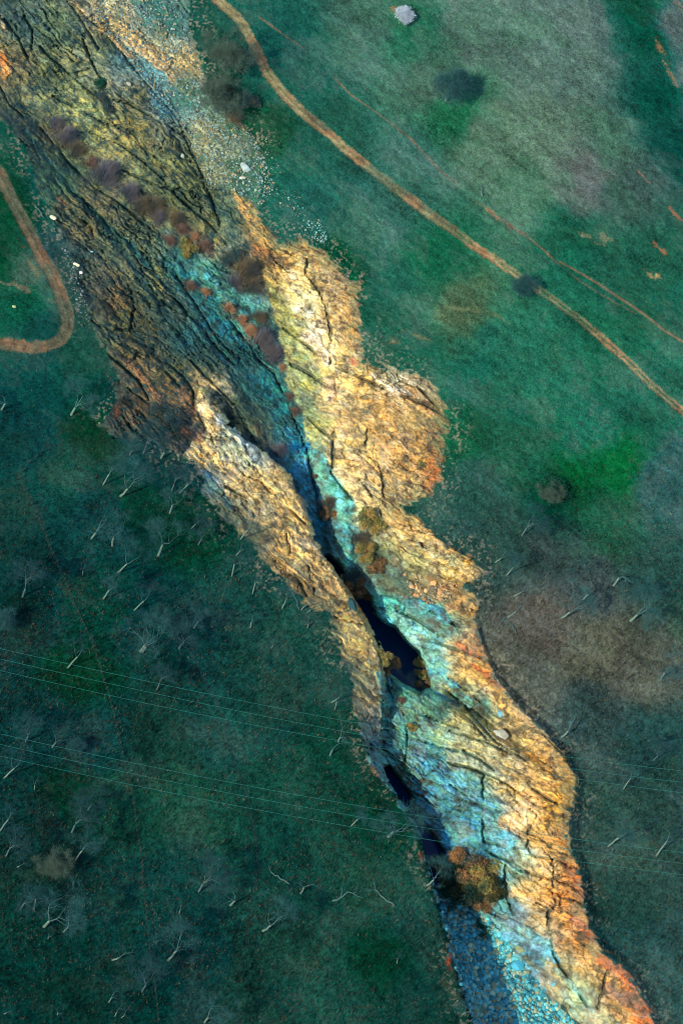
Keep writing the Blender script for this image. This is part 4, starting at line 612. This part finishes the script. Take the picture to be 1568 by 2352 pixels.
TREES = [
 # col,row,x,y, kind, size, label
 (1, 0, -14, 440, 'bigb', 1.3, 'big bare blue grey tree left of the dirt road at the top'), (0, 0, 1445, 750, 'bigb', 1.25, 'brown twiggy tree with pale leaning trunk beside the scree'),
 (1, 0, 1187, 135, 'white', 1.25, 'small round white tree alone in the field near the top edge'), (1, 0, 1480, 670, 'big', 1.6, 'round dark bare tree alone in the middle of the upper right field'),
 (2, 1, 460, 275, 'big', 1.0, 'bare tree with white trunk leaning over the dirt road'), (2, 1, 650, 1640, 'bigb', .6, 'dim bushy tree in the green hollow on the right slope'), (2, 2, 487, 190, 'dark', .9, 'grey bare tree on the right slope just below the green hollow'),
 (0, 1, 475, 1080, 't2', .95, 'pale bare tree with forked trunk on the bright green patch below the road bend'), (0, 1, 10, 1045, 't4', .9, 'bare tree at the left edge of the picture below the road bend'),
 (0, 1, 690, 1550, 't1', .8, 'bare tree with straight white trunk west of the rock ridge top'), (0, 1, 805, 1625, 't0', 1.0, 'bare tree with long forked limbs in the green patch beside the ridge'), (0, 1, 1200, 1605, 't3', .8, 'slim bare tree close to the pale rocks of the ridge top'), (0, 1, 1138, 1742, 't0', .7, 'slender bare tree with curved trunk below the ridge top'),
 (0, 1, 1080, 1370, 't4', .9, 'bare grey tree against the foot of the dark brown rocks'), (0, 1, 960, 1340, 'dark', .9, 'dim bare tree left of the grey tree under the brown rocks'), (0, 1, 1150, 1590, 'dark', .7, 'dim thin tree between two pale trunks by the ridge top'), (0, 1, 870, 1350, 'dark', .8, 'smoky bare tree under the dark hollow of the left bank'),
 (0, 2, 615, 210, 'snag', 1.0, 'white crooked trunk with few branches, brightest on the left slope'), (0, 2, 755, 260, 't0', .9, 'bare tree just right of the bright crooked trunk'), (0, 2, 1060, 330, 't0', 1.0, 'tall bare tree with grey trunk above the dark green patch'), (0, 2, 790, 435, 't3', 1.0, 'bare tree with straight pale trunk in the middle of the left slope'),
 (0, 2, 553, 455, 'stem', .6, 'short pale stem left of the straight trunk'), (0, 2, 692, 615, 't1', .9, 'bare tree with bright short trunk foot left of the slope centre'), (0, 2, 898, 690, 't3', .8, 'bare tree with thin grey trunk above the smoky crowns'), (0, 2, 935, 965, 't2', 1.1, 'twin trunked bare tree, left trunk of the pair above the power lines'), (0, 2, 956, 972, 't4', .95, 'twin trunked bare tree, right trunk of the pair above the power lines'),
 (0, 2, 450, 1080, 't3', .9, 'bare tree whose pale foot touches the topmost power line'), (0, 2, 350, 1610, 'stem', 1.0, 'thin yellowish stem between the two sets of power lines at left'), (0, 2, 490, 1640, 'big', .6, 'wide low bare tree under the lower set of power lines'), (0, 2, 1280, 140, 't3', .7, 'small bare tree upper right of the dark green patch'), (0, 2, 1300, 810, 't1', .7, 'thin grey tree with dark shadow right of the twin trunks'),
 (0, 2, 1050, 1225, 'dark', .7, 'dim tree standing where the power lines cross the narrow path'), (0, 2, 20, 800, 'big', .75, 'large dim bare tree at the left edge above the power lines'), (0, 2, 170, 1575, 'dark', .8, 'dim tree at far left between the two sets of power lines'), (0, 2, 150, 600, 'dark', 1.0, 'smoky blue tree crown near the left edge'), (0, 2, 1200, 950, 'dark', 1.0, 'smoky blue tree right of the twin trunks beside the narrow path'),
 (0, 2, 1330, 250, 'dark', .8, 'dim tree below the small bare tree near the ridge'),
 (1, 2, 105, 215, 't1', .8, 'thin grey tree beside the lumpy grey rock of the ridge'), (1, 2, 80, 320, 'stem', .8, 'short grey stem just below the lumpy grey rock'), (1, 2, 52, 465, 't3', .8, 'thin pale tree left of the narrow middle part of the ridge'), (1, 2, 190, 582, 't3', .7, 'slim pale trunk in the green strip beside the ridge'), (1, 2, 387, 680, 't1', .7, 'slim tree whose top touches the ridge rock'), (1, 2, 555, 708, 'stem', .9, 'short stem close to the ridge, upper of two'), (1, 2, 555, 810, 'stem', .7, 'short dim stem close to the ridge, lower of two'), (1, 2, 172, 810, 'stem', 1.0, 'short tan stem leaning to the right on open grass'), (1, 2, 312, 945, 'stem', .5, 'tiny pale stump on open grass left of the ridge'),
 (1, 2, 720, 1310, 'stem', 1.1, 'bright pale stem below the widest part of the ridge'), (1, 2, 740, 1362, 't3', .6, 'thin tree just below the bright stem near the ridge'), (1, 2, 760, 1575, 'snag', .8, 'crooked grey tree between power lines at the gorge lip'), (1, 2, 705, 1665, 'snag', .8, 'low crooked grey tree with wide arms under the power lines'), (1, 2, 515, 690, 'snag', .7, 'dark leaning trunk beside the slim tree on the ridge flank'),
 (2, 2, 310, 370, 'stem', 1.0, 'short white stem right of the square rock buttress'), (2, 2, 387, 455, 't1', .8, 'thin tree with pale foot right of the square rock buttress'), (2, 2, 445, 590, 'stem', .8, 'reddish stem on the right slope above the fallen branches'), (2, 2, 398, 735, 'snag', .8, 'broken white snag beside the fallen branches'), (2, 2, 755, 740, 't0', .95, 'bare tree with straight pale trunk, left one of the right slope group'), (2, 2, 900, 618, 't4', .95, 'tall thin bare tree behind the straight pale trunk'), (2, 2, 1103, 525, 't4', 1.0, 'grey bare tree upper one of the group on the right slope'), (2, 2, 1215, 760, 't2', 1.05, 'bright pale bare tree with spreading crown on the right slope'),
 (2, 2, 1423, 1158, 't0', .9, 'bare tree near the right edge of the slope with dark crown'), (2, 2, 755, 1545, 'snag', 1.15, 'leafless white crooked tree beside the golden rim'), (2, 2, 1370, 1700, 'dark', .7, 'dim thin tree near the power lines at right'), (2, 2, 605, 1655, 'stem', 1.1, 'fallen pale stem lying over the golden rim'),
 (0, 3, 25, 115, 't3', .9, 'thin white tree at the left edge just under the lowest power line'), (0, 3, 230, 195, 'stem', .7, 'short pale stem under the lowest power line'), (0, 3, 0, 470, 't3', .8, 'thin tree cut by the left edge in the lower left'), (0, 3, 500, 670, 't1', .85, 'bare tree with bright foot in the lower left beside the brown tree'), (0, 3, 115, 715, 'stem', .7, 'short pale stem left of the brown tree'), (0, 3, 230, 1010, 't3', .8, 'very thin tree left of the brightest tree in the lower left'), (0, 3, 295, 1110, 't0', 1.25, 'brightest bare tree with spread limbs in the lower left'), (0, 3, 425, 1150, 'stem', 1.0, 'thin stem right of the brightest tree in the lower left'), (0, 3, 320, 1200, 'stem', .6, 'small crooked stump below the brightest tree in the lower left'),
 (0, 3, 755, 1340, 'stem', 1.2, 'pale curved stem near the bottom between path and fence'), (0, 3, 1125, 1340, 't0', 1.0, 'bare tree with long leaning limbs near the bottom'), (0, 3, 1200, 1030, 'stem', .7, 'short fat tan stump near the bottom'), (0, 3, 385, 1705, 'stem', .8, 'short bright stem at the bottom left'), (0, 3, 770, 1715, 'stem', .7, 'left of two short stems at the bottom edge'), (0, 3, 815, 1725, 'stem', .7, 'right of two short stems at the bottom edge'), (0, 3, 30, 1700, 'stem', .7, 'dim stem in the bottom left corner'), (0, 3, 1375, 1755, 't0', .9, 'bare tree cut by the bottom edge near the narrow path'), (0, 3, 135, 1000, 'dark', .8, 'dim tree in the lower left cluster'), (0, 3, 730, 1620, 't3', .7, 'very thin tree above the two short stems at the bottom'), (0, 3, 950, 1550, 'dark', 1.0, 'smoky blue tree at the bottom beside the fence'),
 (0, 3, 330, 730, 'bigb', .72, 'olive brown leafy looking tree in the lower left'), (0, 3, 480, 480, 'dark', .9, 'dim blue tree above the brown tree in the lower left'), (0, 3, 590, 330, 'dark', .8, 'dim blue tree left of the fence under the power lines'), (0, 3, 1330, 880, 'dark', 1.0, 'smoky tree in the dark hollow near the bottom'), (0, 3, 40, 640, 'dark', .8, 'dim smoky tree at the left edge of the lower left'),
 (1, 3, 850, 435, 't1', .7, 'thin tree left of the bright tree on the gorge lip'), (1, 3, 1097, 505, 't2', 1.15, 'bright bare tree leaning over the pool at the gorge lip'), (1, 3, 510, 890, 'snag', .9, 'thin curved pale tree in the lower middle'), (1, 3, 255, 1140, 't0', .95, 'bare tree with pale forked trunk in the lower middle'), (1, 3, 40, 970, 't4', .9, 'bare grey tree left of the forked one in the lower middle'), (1, 3, 1245, 1025, 'stem', .5, 'tiny white stump near the river bed'), (1, 3, 1155, 1360, 'stem', .6, 'grey stump in the grass left of the river bed'), (1, 3, 1350, 840, 't0', .8, 'faint bare tree on the lip above the orange river shrub'),
 (2, 3, 1065, 575, 't1', .95, 'slim tree with swollen pale foot on the power lines at right'), (2, 3, 1390, 640, 't3', 1.0, 'slim tree with bright foot nearest the lower right edge'), (2, 3, 1170, 190, 't3', .7, 'thin tree under the upper power lines at right'), (2, 3, 90, 1700, 't2', .6, 'small bare tree on the bank beside the river bed'),
]
tiltcam = np.array(hd)
for (cc_, rw, x, y, kd, s, lb) in TREES:
    d = c(cc_, rw, x, y)[0]
    nm = 'tree_stem' if kd == 'stem' else 'bare_tree'
    tl = None
    if 'fallen' in lb: tl = (.8, .5, .25)
    elif kd == 'stem': tl = (random.uniform(-.25, .25), random.uniform(-.25, .25), 1)
    place(kd, d, lb, 'tree', nm, s*(1.0 if kd != 'stem' else .8), tilt=tl)
# fallen branches and logs
M_log = flat_mat("weathered_wood", (84, 118, 110), var=.2)
def fallen(label, base, tip, R=.16, n=5, name='fallen_branch', seed=1):
    r = np.random.default_rng(seed); a = ground_at(np.array([base[0]]), np.array([base[1]]))[0][0]; b = ground_at(np.array([tip[0]]), np.array([tip[1]]))[0][0]
    D = b-a; L = np.linalg.norm(D); D /= L; parts = []; P = []; rad = []
    for i in range(7):
        t = i/6; P.append(D*L*t+np.array([*r.normal(0, .12*L/4, 2)*(0 < i), .25+.25*t])); rad.append(R*(1-.6*t))
    parts.append(tube(P, rad, 6)); br = []
    for q in range(n):
        j = int(r.integers(2, 7)); s = np.cross(D, [0, 0, 1])*(1 if q % 2 else -1); v = D*.7+s*(.5+.4*r.random())+np.array([0, 0, .35*r.random()]); v /= np.linalg.norm(v)
        l = L*(.25+.25*r.random()); Q2 = [P[j]+v*l*t+r.normal(0, .05, 3)*l*(t > 0) for t in (0, .33, .66, 1)]; br.append(tube(Q2, [rad[j]*.6, rad[j]*.45, rad[j]*.3, .02], 5))
    e = bpy.data.objects.new(name, None); COL.objects.link(e); e.location = a
    link('trunk', pymesh('trunk', *join(parts), M_log), e)
    if br:
        for b_ in br: link('branch', pymesh('branch', *b_, M_log), e)
    tag(e, label, 'fallen branch'); return e
def cc1(*a): return c(*a)[0]
fallen('pale fallen branch with arching arms, upper of the pair on the right slope', cc1(2, 2, 330, 790), cc1(2, 2, 370, 750), .09, 6, seed=1)
fallen('pale fallen branch with many arms, lower of the pair on the right slope', cc1(2, 2, 450, 850), cc1(2, 2, 400, 785), .1, 7, seed=2)
fallen('long grey log lying across the lower middle grass', cc1(1, 3, 720, 945), cc1(1, 3, 880, 885), .2, 3, 'fallen_log', 3)
fallen('grey log lying towards the upper left near the river bed', cc1(1, 3, 1135, 980), cc1(1, 3, 1000, 875), .18, 4, 'fallen_log', 4)
fallen('dim curved log lying in the lower middle above the forked tree', cc1(1, 3, 430, 830), cc1(1, 3, 310, 760), .15, 3, 'fallen_log', 5)
fallen('dark fallen timber beside the left dirt road', cc1(0, 0, 235, 1380), cc1(0, 0, 290, 1470), .14, 0, 'fallen_log', 6)
fallen('broken tree stump with shadow on the upper right field', cc1(2, 0, 222, 1320), cc1(2, 0, 212, 1258), .22, 4, 'fallen_log', 8)
fallen('bare pole lying over the golden ridge flank', cc1(1, 2, 500, 690), cc1(1, 2, 445, 560), .1, 0, 'fallen_log', 9)

# ------------------------------------------------------------------ shrubs
def shrub_meshes(seed, R, Hh, n, w, up=.9, leaf=False):
    r = np.random.default_rng(seed); nst = 9; st = []
    for i in range(nst):
        a = r.random()*6.28; q = R*.75*math.sqrt(r.random()); b0 = np.array([0, 0, -.3])+r.normal(0, .02, 3); tp = b0+np.array([math.cos(a)*R*.3, math.sin(a)*R*.3, Hh*(.5+.3*r.random())])
        st.append(tube([b0, (b0+tp)/2+r.normal(0, .08, 3), tp], [.05, .035, .015], 5))
    a = r.random(n)*6.28; q = R*np.abs(r.normal(0, .52, n)).clip(0, 1.5); q = q*(.75+.3*np.sin(a*3+seed)+.25*np.sin(a*5+seed*2))
    base = np.stack([q*np.cos(a), q*np.sin(a), Hh*.6*np.exp(-(q/R)**2*1.5)*r.random(n)], 1)
    D = np.stack([np.cos(a)*q/R*.5, np.sin(a)*q/R*.5, np.full(n, up)], 1)+r.normal(0, .22, (n, 3)); D /= np.linalg.norm(D, axis=1, keepdims=True)
    l = (.3+.8*r.random(n))[:, None]*Hh*.6; s = np.cross(D, r.normal(0, 1, (n, 3))); s /= np.linalg.norm(s, axis=1, keepdims=True); s *= w
    if leaf:
        nl = 12; la = r.random(nl)*6.28; lr = R*.8*np.sqrt(r.random(nl)); LC = np.stack([lr*np.cos(la), lr*np.sin(la), Hh*(.3+.45*r.random(nl))*(1.2-.5*lr/R)], 1); pk = r.integers(0, nl, n)
        dd = r.normal(0, 1, (n, 3)); dd /= np.linalg.norm(dd, axis=1, keepdims=True); base = LC[pk]+dd*(R*.34*(r.random((n, 1))**.4))*np.array([1, 1, .8]); base[:, 2] = np.maximum(base[:, 2], .05)
        D = dd*.5+r.normal(0, .6, (n, 3)); D /= np.linalg.norm(D, axis=1, keepdims=True); l = .1+.16*r.random((n, 1)); s = np.cross(D, r.normal(0, 1, (n, 3))); s /= np.linalg.norm(s, axis=1, keepdims=True); s *= .05
    V = np.stack([base-s, base+s, base+D*l], 1).reshape(-1, 3)
    return join(st), V
SM = {}
M_fol = attr_mat("shrub_twigs", bump=0, scale=2, var=.3)
def shrub_proto(k, seed, R, Hh, n, w, cols, up=.9):
    st, V = shrub_meshes(seed, R, Hh, n, w, up, k in ('leafy', 'olive', 'rust', 'green', 'dark')); r = np.random.default_rng(seed+50)
    clump = (fbm(V[::3, 0]*.8+9, V[::3, 1]*.8+seed, 2, 2)-.35)*2.6; pick = np.clip((clump+r.normal(0, .3, n))*len(cols)*.5+len(cols)*.2, 0, len(cols)-1).astype(int)
    cc = np.array([lin(q_) for q_ in cols])[pick]*(.55+.8*r.random((n, 1)))
    SM[k] = [('stem', pymesh('stems', *st, M_bark2)), ('foliage', mesh_np('foliage', V, np.arange(len(V)).reshape(-1, 3), M_fol, np.repeat(cc, 3, 0), 3))]
shrub_proto('purple', 1, 1.9, 2.8, 2700, .016, [(87, 98, 111), (120, 123, 134), (134, 125, 120)]); shrub_proto('brown', 2, 1.9, 2.5, 2700, .016, [(91, 96, 91), (127, 117, 94), (140, 125, 97)]); shrub_proto('red', 3, 1.6, 2.2, 2500, .016, [(109, 102, 95), (142, 117, 103), (155, 133, 116)])
shrub_proto('leafy', 9, 1.9, 2.6, 6500, .034, [(26, 60, 52), (68, 77, 52), (103, 101, 60), (132, 108, 70)], .45)
shrub_proto('orange', 4, 1.6, 2.2, 3200, .016, [(154, 133, 111), (206, 157, 115), (203, 168, 132)]); shrub_proto('olive', 5, 1.9, 2.6, 5200, .032, [(60, 89, 75), (126, 129, 78), (162, 154, 82), (177, 141, 86)], .5); shrub_proto('rust', 6, 1.9, 2.6, 5200, .03, [(76, 88, 73), (138, 114, 78), (193, 136, 88), (133, 125, 82)], .5)
shrub_proto('green', 7, 1.8, 1.8, 2600, .025, [(22, 80, 63), (29, 103, 70)], .6); shrub_proto('dark', 8, 2.0, 2.4, 2200, .02, [(57, 87, 89), (87, 94, 82)])
SHRUBS = [
 (0, 0, 370, 850, 'purple', 48, 'purple grey dry shrub at the top of the chasm'), (0, 0, 440, 930, 'purple', 60, 'purple and tan shrub second from the top of the chasm'), (0, 0, 500, 1020, 'brown', 66, 'tan brown shrub below the purple ones in the chasm'), (0, 0, 610, 1100, 'red', 60, 'reddish shrub in the middle of the chasm thicket'), (0, 0, 690, 1200, 'purple', 78, 'large violet grey shrub at the foot of the first thicket'), (0, 0, 740, 1130, 'purple', 44, 'small violet shrub right of the large violet one'),
 (0, 0, 860, 1310, 'purple', 58, 'violet brown shrub at the start of the second thicket'), (0, 0, 930, 1400, 'brown', 62, 'brown shrub in the second thicket on the rock bank'), (0, 0, 1030, 1400, 'brown', 62, 'brown shrub right of its twin in the second thicket'), (0, 0, 1050, 1480, 'purple', 50, 'grey violet shrub low in the second thicket'), (0, 0, 1180, 1480, 'brown', 58, 'tan shrub in the right half of the second thicket'), (0, 0, 1210, 1540, 'red', 56, 'salmon red shrub in the second thicket'), (0, 0, 1130, 1620, 'red', 52, 'salmon red shrub by the dark cleft'), (0, 0, 1240, 1680, 'olive', 56, 'olive shrub below the salmon red ones'), (0, 0, 1360, 1660, 'red', 60, 'salmon shrub at the end of the second thicket'), (0, 0, 1300, 1590, 'orange', 40, 'orange dry shrub on the tip of the thicket'),
 (0, 1, 1270, 220, 'red', 44, 'red shrub left of the pale teal slab'), (0, 1, 1375, 260, 'orange', 36, 'orange shrub in front of the pale teal slab'), (0, 1, 1530, 370, 'orange', 46, 'orange shrub at the lower end of the teal slab'), (0, 1, 1410, 550, 'red', 24, 'tiny red shrub on the dark teal rock'), (0, 1, 1120, 1120, 'dark', 74, 'dark shrub in the hollow under the orange rocks'), (0, 1, 1030, 1060, 'dark', 50, 'dark shrub left of the hollow under the orange rocks'),
 (1, 1, 40, 60, 'dark', 60, 'dark brown shrub above the golden cliff top'), (1, 1, 130, 130, 'brown', 76, 'large tan shrub beside the golden cliff top'), (1, 1, 180, 230, 'brown', 60, 'tan brown shrub under the golden cliff top'), (1, 1, 60, 200, 'purple', 50, 'violet shrub at the head of the teal slab'), (1, 1, 110, 450, 'orange', 44, 'orange shrub above the deep cleft, upper'), (1, 1, 170, 530, 'orange', 56, 'bright orange shrub above the deep cleft, lower'), (1, 1, 240, 600, 'purple', 72, 'blue violet shrub at the base of the olive cliff'), (1, 1, 320, 690, 'purple', 72, 'blue violet shrub nearest the deep cleft'), (1, 1, 230, 440, 'brown', 40, 'small brown shrub at the olive cliff foot'), (1, 1, 385, 770, 'orange', 32, 'small orange shrub at the lower end of the blue thicket'), (1, 1, 430, 960, 'red', 34, 'red shrub in the cleft under the olive rocks'), (1, 1, 465, 1060, 'red', 38, 'second red shrub in the cleft under the olive rocks'), (1, 1, 350, 1340, 'purple', 46, 'lone violet shrub on the inner rock shelf'), (1, 1, 610, 1500, 'red', 30, 'rusty shrub on the edge of the blue gully'), (1, 1, 690, 1690, 'brown', 50, 'brown shrub at the foot of the green seam'),
 (1, 2, 690, 60, 'rust', 44, 'rusty shrub between the blue gully and the teal rock'), (1, 2, 960, 110, 'olive', 70, 'yellow green shrub at the foot of the buttress'), (1, 2, 900, 230, 'brown', 60, 'dry brown shrub between the two leafy ones'), (1, 2, 940, 320, 'olive', 60, 'olive shrub below the buttress'), (1, 2, 980, 390, 'rust', 60, 'rust coloured shrub below the buttress'), (1, 2, 870, 470, 'dark', 52, 'dark shrub beside the teal boulder'), (1, 2, 860, 560, 'rust', 58, 'rusty shrub above the deep pool'), (1, 2, 930, 590, 'rust', 52, 'red brown shrub at the head of the deep pool'), (1, 2, 820, 520, 'dark', 44, 'dark shrub at the throat of the gorge'), (1, 2, 1080, 1080, 'rust', 60, 'orange green shrub on the near side of the deep pool'), (1, 2, 1055, 1020, 'olive', 44, 'olive shrub on the near bank of the deep pool'), (1, 2, 1330, 1100, 'olive', 66, 'olive shrub at the far end of the deep pool'), (1, 2, 1330, 1180, 'rust', 56, 'rusty shrub at the lower end of the deep pool'), (1, 2, 1105, 835, 'orange', 22, 'small orange shrub on the white rock edge of the pool'), (1, 2, 1180, 1300, 'red', 34, 'reddish shrub in the crack of the teal bulge'), (1, 2, 1245, 1480, 'olive', 26, 'small olive shrub on the teal bulge'),
 (2, 3, -20, 760, 'leafy', 88, 'leafy olive shrub, left part of the big river thicket'), (2, 3, 90, 720, 'rust', 92, 'orange brown shrub at the top of the big river thicket'), (2, 3, 190, 790, 'olive', 92, 'bright orange shrub on the right of the big river thicket'), (2, 3, 280, 870, 'leafy', 70, 'yellow olive shrub at the right tip of the river thicket'), (2, 3, 100, 880, 'leafy', 88, 'dark olive shrub at the foot of the river thicket'), (2, 3, 210, 950, 'rust', 60, 'low rust shrub at the bottom of the river thicket'), (2, 3, 0, 900, 'green', 80, 'dark green shrub in the shade of the river thicket'), (2, 3, 230, 1110, 'green', 60, 'low green bush on the gravel below the river thicket'),
 (2, 1, 690, 1600, 'green', 90, 'dark green bush in the bright grass of the right slope'), (0, 0, 660, 560, 'green', 40, 'dark green bush in the gully of the upper rock slope'), (0, 0, 690, 660, 'dark', 50, 'dark bush in the middle of the upper rock slope'), (0, 0, 710, 740, 'dark', 40, 'dark bush just below the others on the upper rock slope'),
 (1, 0, -60, 620, 'brown', 60, 'brown bush on the stony bank left of the road'), (1, 0, 150, 680, 'dark', 60, 'dark bush right of the brown twiggy tree'), (1, 0, 60, 800, 'brown', 50, 'low brown bush on the stony grass below the twiggy tree'),
]
for (a, b_, x, y, kd, r_, lb) in SHRUBS:
    d = c(a, b_, x, y)[0]; p = ground_at(np.array([d[0]]), np.array([d[1]+r_*.05]))[0][0]; s = r_*.342/12.06/1.75*(1.35 if kd in ('leafy', 'olive', 'rust', 'green', 'dark') else (1.2 if kd in ('red', 'orange') else 1.45))
    e = bpy.data.objects.new('shrub', None); COL.objects.link(e); e.location = p; e.scale = (s, s, s*random.uniform(.85, 1.15)); e.rotation_euler = (0, 0, random.random()*6.28)
    for nm, me in SM[kd]: link(nm, me, e)
    tag(e, lb, 'shrub', 'shrubs in the gorge')

# ------------------------------------------------------------------ boulders
def boulder(d, r, sx, sy, rot, col, label, seed):
    rr = np.random.default_rng(seed); bm = bmesh.new(); bmesh.ops.create_icosphere(bm, subdivisions=3, radius=1.0)
    pl = rr.normal(0, 1, (16, 3)); pl /= np.linalg.norm(pl, axis=1, keepdims=True); hh = .62+.3*rr.random(16)
    for v in bm.verts:
        p = np.array(v.co[:]); 
        for n_, h_ in zip(pl, hh):
            k_ = p@n_-h_
            if k_ > 0: p = p-n_*k_
        v.co = p+rr.normal(0, .012, 3)
    me = bpy.data.meshes.new('boulder'); bm.to_mesh(me); bm.free(); me.materials.append(flat_mat('boulder_stone', col, var=.22, scale=3))
    o = link('boulder', me); o.location = ground_at(np.array([d[0]]), np.array([d[1]]))[0][0]+np.array([0, 0, r*.15]); o.scale = (r*sx, r*sy, r*.6); o.rotation_euler = (rr.normal(0, .1), rr.normal(0, .1), rot)
    tag(o, label, 'boulder')
BOULD = [((562, 386), 1.35, 1, .75, 2.2, (170, 190, 184), 'large grey boulder on the stony grass above the cliff'), ((557, 409), .75, 1.2, .55, .4, (222, 216, 196), 'white slab just below the large grey boulder'), ((418, 357), .6, .8, 1, 0, (180, 196, 170), 'pale oval stone at the edge of the upper rock slope'), ((295, 193), .7, 1.1, .6, -.4, (186, 186, 160), 'pale flat stone on the upper rock slope under the scree'), ((122, 500), .7, 1.1, .7, -.5, (236, 226, 190), 'white block beside the left dirt road above the bend'), ((175, 608), .7, 1.1, .55, -.3, (236, 222, 180), 'long white block right of the left road, above its bend'), ((186, 626), .45, 1, .8, 0, (210, 216, 206), 'small white stone below the long white block'), ((211, 578), .35, 1, .6, 0, (150, 210, 220), 'small blue white stone on the left rock slope'), ((33, 704), .45, 1.1, .8, .4, (170, 190, 130), 'olive stone in the grass inside the road bend'),
 ((1189, 2219), 1.35, 1.1, .85, .3, (80, 180, 205), 'largest cyan boulder in the river bed'), ((1183, 2202), .75, 1.1, .8, 0, (110, 200, 200), 'cyan boulder just above the largest one in the river bed'), ((1128, 2170), .6, 1.2, .8, .2, (110, 200, 210), 'pale cyan boulder in the upper river bed'), ((1174, 2156), .5, 1, .8, 0, (120, 190, 200), 'small cyan boulder at the edge of the upper river bed'), ((1181, 2240), .45, 1, .8, 0, (190, 210, 200), 'small white boulder below the largest cyan one'), ((1196, 2182), 1.2, 1, .9, 1, (150, 160, 120), 'square olive boulder against the cliff foot by the river bed'), ((1270, 2262), .6, 1, .8, 0, (120, 190, 205), 'pale blue boulder in the lower river bed'), ((1235, 2230), .5, 1, .8, 0, (140, 190, 190), 'pale boulder between cliff foot and lower river bed'),
 ((1148, 1690), 1.6, 1.1, .8, -.5, (180, 186, 170), 'grey rounded boulder in the cleft behind the teal bulge'), ((995, 1342), .95, 1, .8, .5, (220, 176, 120), 'golden block amid the rubble under the buttress'), ((978, 1358), .7, 1, .8, .9, (226, 186, 130), 'golden block in the middle of the rubble'), ((1010, 1362), .7, 1, .8, .2, (214, 160, 110), 'tan block at the right of the rubble'), ((953, 1367), .6, 1, .8, .2, (214, 150, 100), 'tan block at the lower left of the rubble'), ((1150, 1640), 1.0, 1, .8, .2, (120, 180, 190), 'blue grey boulder wedged in the long cleft'), ((808, 1390), 1.5, .6, 1.1, .3, (40, 80, 84), 'teal rock standing in the near edge of the deep pool'), ((1100, 2352), .7, 1, .8, 0, (90, 170, 200), 'blue boulder at the bottom edge of the river bed'), ((1310, 1660), .6, 1, .6, 0, (60, 90, 90), 'grey stone beside the white crooked tree')]
for i, bd in enumerate(BOULD): boulder(*bd[:6], bd[6], 100+i)

# ------------------------------------------------------------------ fence
FP = c(0, 1, 275, 1335, 240, 1370, 190, 1410, 155, 1460, 120, 1515) + c(0, 1, 160, 1600, 205, 1690) + c(0, 2, 235, 45, 255, 95, 282, 160, 305, 212, 325, 268, 350, 322, 375, 378, 398, 436, 425, 498, 446, 550, 490, 660, 515, 715, 540, 770, 570, 830, 600, 890, 620, 950, 640, 1010, 660, 1065, 675, 1120, 690, 1175, 710, 1225, 728, 1290, 745, 1355, 760, 1420, 772, 1480, 790, 1545, 800, 1600, 815, 1660, 830, 1725) + c(0, 3, 845, 100, 875, 205, 890, 300, 905, 405, 910, 485, 925, 550, 935, 620, 945, 690, 948, 760, 950, 830, 965, 965, 975, 1070, 985, 1170, 995, 1270, 1003, 1370, 1020, 1450, 1035, 1550, 1045, 1650, 1055, 1750)
M_post = flat_mat("fence_post_wood", (60, 70, 66), var=.2)
W_ = ground_at(*np.array(FP).T)[0]
fe = bpy.data.objects.new('wire_fence', None); COL.objects.link(fe); fe.location = W_[0]; tag(fe, 'long wire fence of dark wooden posts running down the left slope', 'fence')
V_, F_ = tube([(0, 0, -.3), (0, 0, 1.0), (0, 0, 1.35)], [.1, .09, .07], 7); pm = pymesh('post', V_, F_, M_post)
for p in W_:
    o = link('post', pm, fe); o.location = Vector(p-W_[0]); o.rotation_euler = (random.uniform(-.06, .06), random.uniform(-.06, .06), random.random())
for hz in (.45, .8, 1.15):
    V_, F_ = tube([p-W_[0]+np.array([0, 0, hz]) for p in W_], [.012]*len(W_), 4); link('wire', pymesh('wire', V_, F_, M_post), fe)

# ------------------------------------------------------------------ power lines
M_wire = flat_mat("aluminium_cable", (46, 118, 108), var=.1, rough=.5)
WIRES = [([(-60, 1476), (0, 1490), (537, 1607), (807, 1658), (1291, 1738), (1568, 1771), (1640, 1779)], 'top wire of the upper set of three power lines'), ([(-60, 1500), (0, 1514), (537, 1631), (943, 1709), (1291, 1763), (1568, 1797), (1640, 1805)], 'middle wire of the upper set of three power lines'), ([(-60, 1526), (0, 1540), (537, 1656), (957, 1735), (1319, 1787), (1568, 1822), (1640, 1831)], 'bottom wire of the upper set of three power lines'),
 ([(-60, 1672), (0, 1686), (277, 1747), (537, 1799), (995, 1880), (1308, 1926), (1568, 1959), (1640, 1967)], 'top wire of the lower set of three power lines'), ([(-60, 1696), (0, 1710), (277, 1771), (537, 1825), (1052, 1914), (1312, 1951), (1568, 1984), (1640, 1992)], 'middle wire of the lower set of three power lines'), ([(-60, 1723), (0, 1737), (277, 1797), (537, 1851), (1052, 1940), (1316, 1978), (1568, 2010), (1640, 2018)], 'bottom wire of the lower set of three power lines')]
for pts, lb in WIRES:
    P = np.array(pts, float); cf = np.polyfit(P[:, 0]/1000, P[:, 1], 3); x = np.linspace(-60, 1640, 60); y = np.polyval(cf, x/1000)
    z = 22+6*((x-784)/1000)**2; w = on_plane(x, y, z)
    d0 = (w[0]-w[3])/np.linalg.norm(w[0]-w[3]); d1 = (w[-1]-w[-4])/np.linalg.norm(w[-1]-w[-4])
    w = np.vstack([w[0]+d0*160+[0, 0, 6], w, w[-1]+d1*160+[0, 0, 6]])
    V_, F_ = tube(list(w-w[0]), [.03]*len(w), 5); o = link('power_line', pymesh('power_line', V_, F_, M_wire)); o.location = w[0]
    tag(o, lb, 'power line', 'power lines over the gorge')
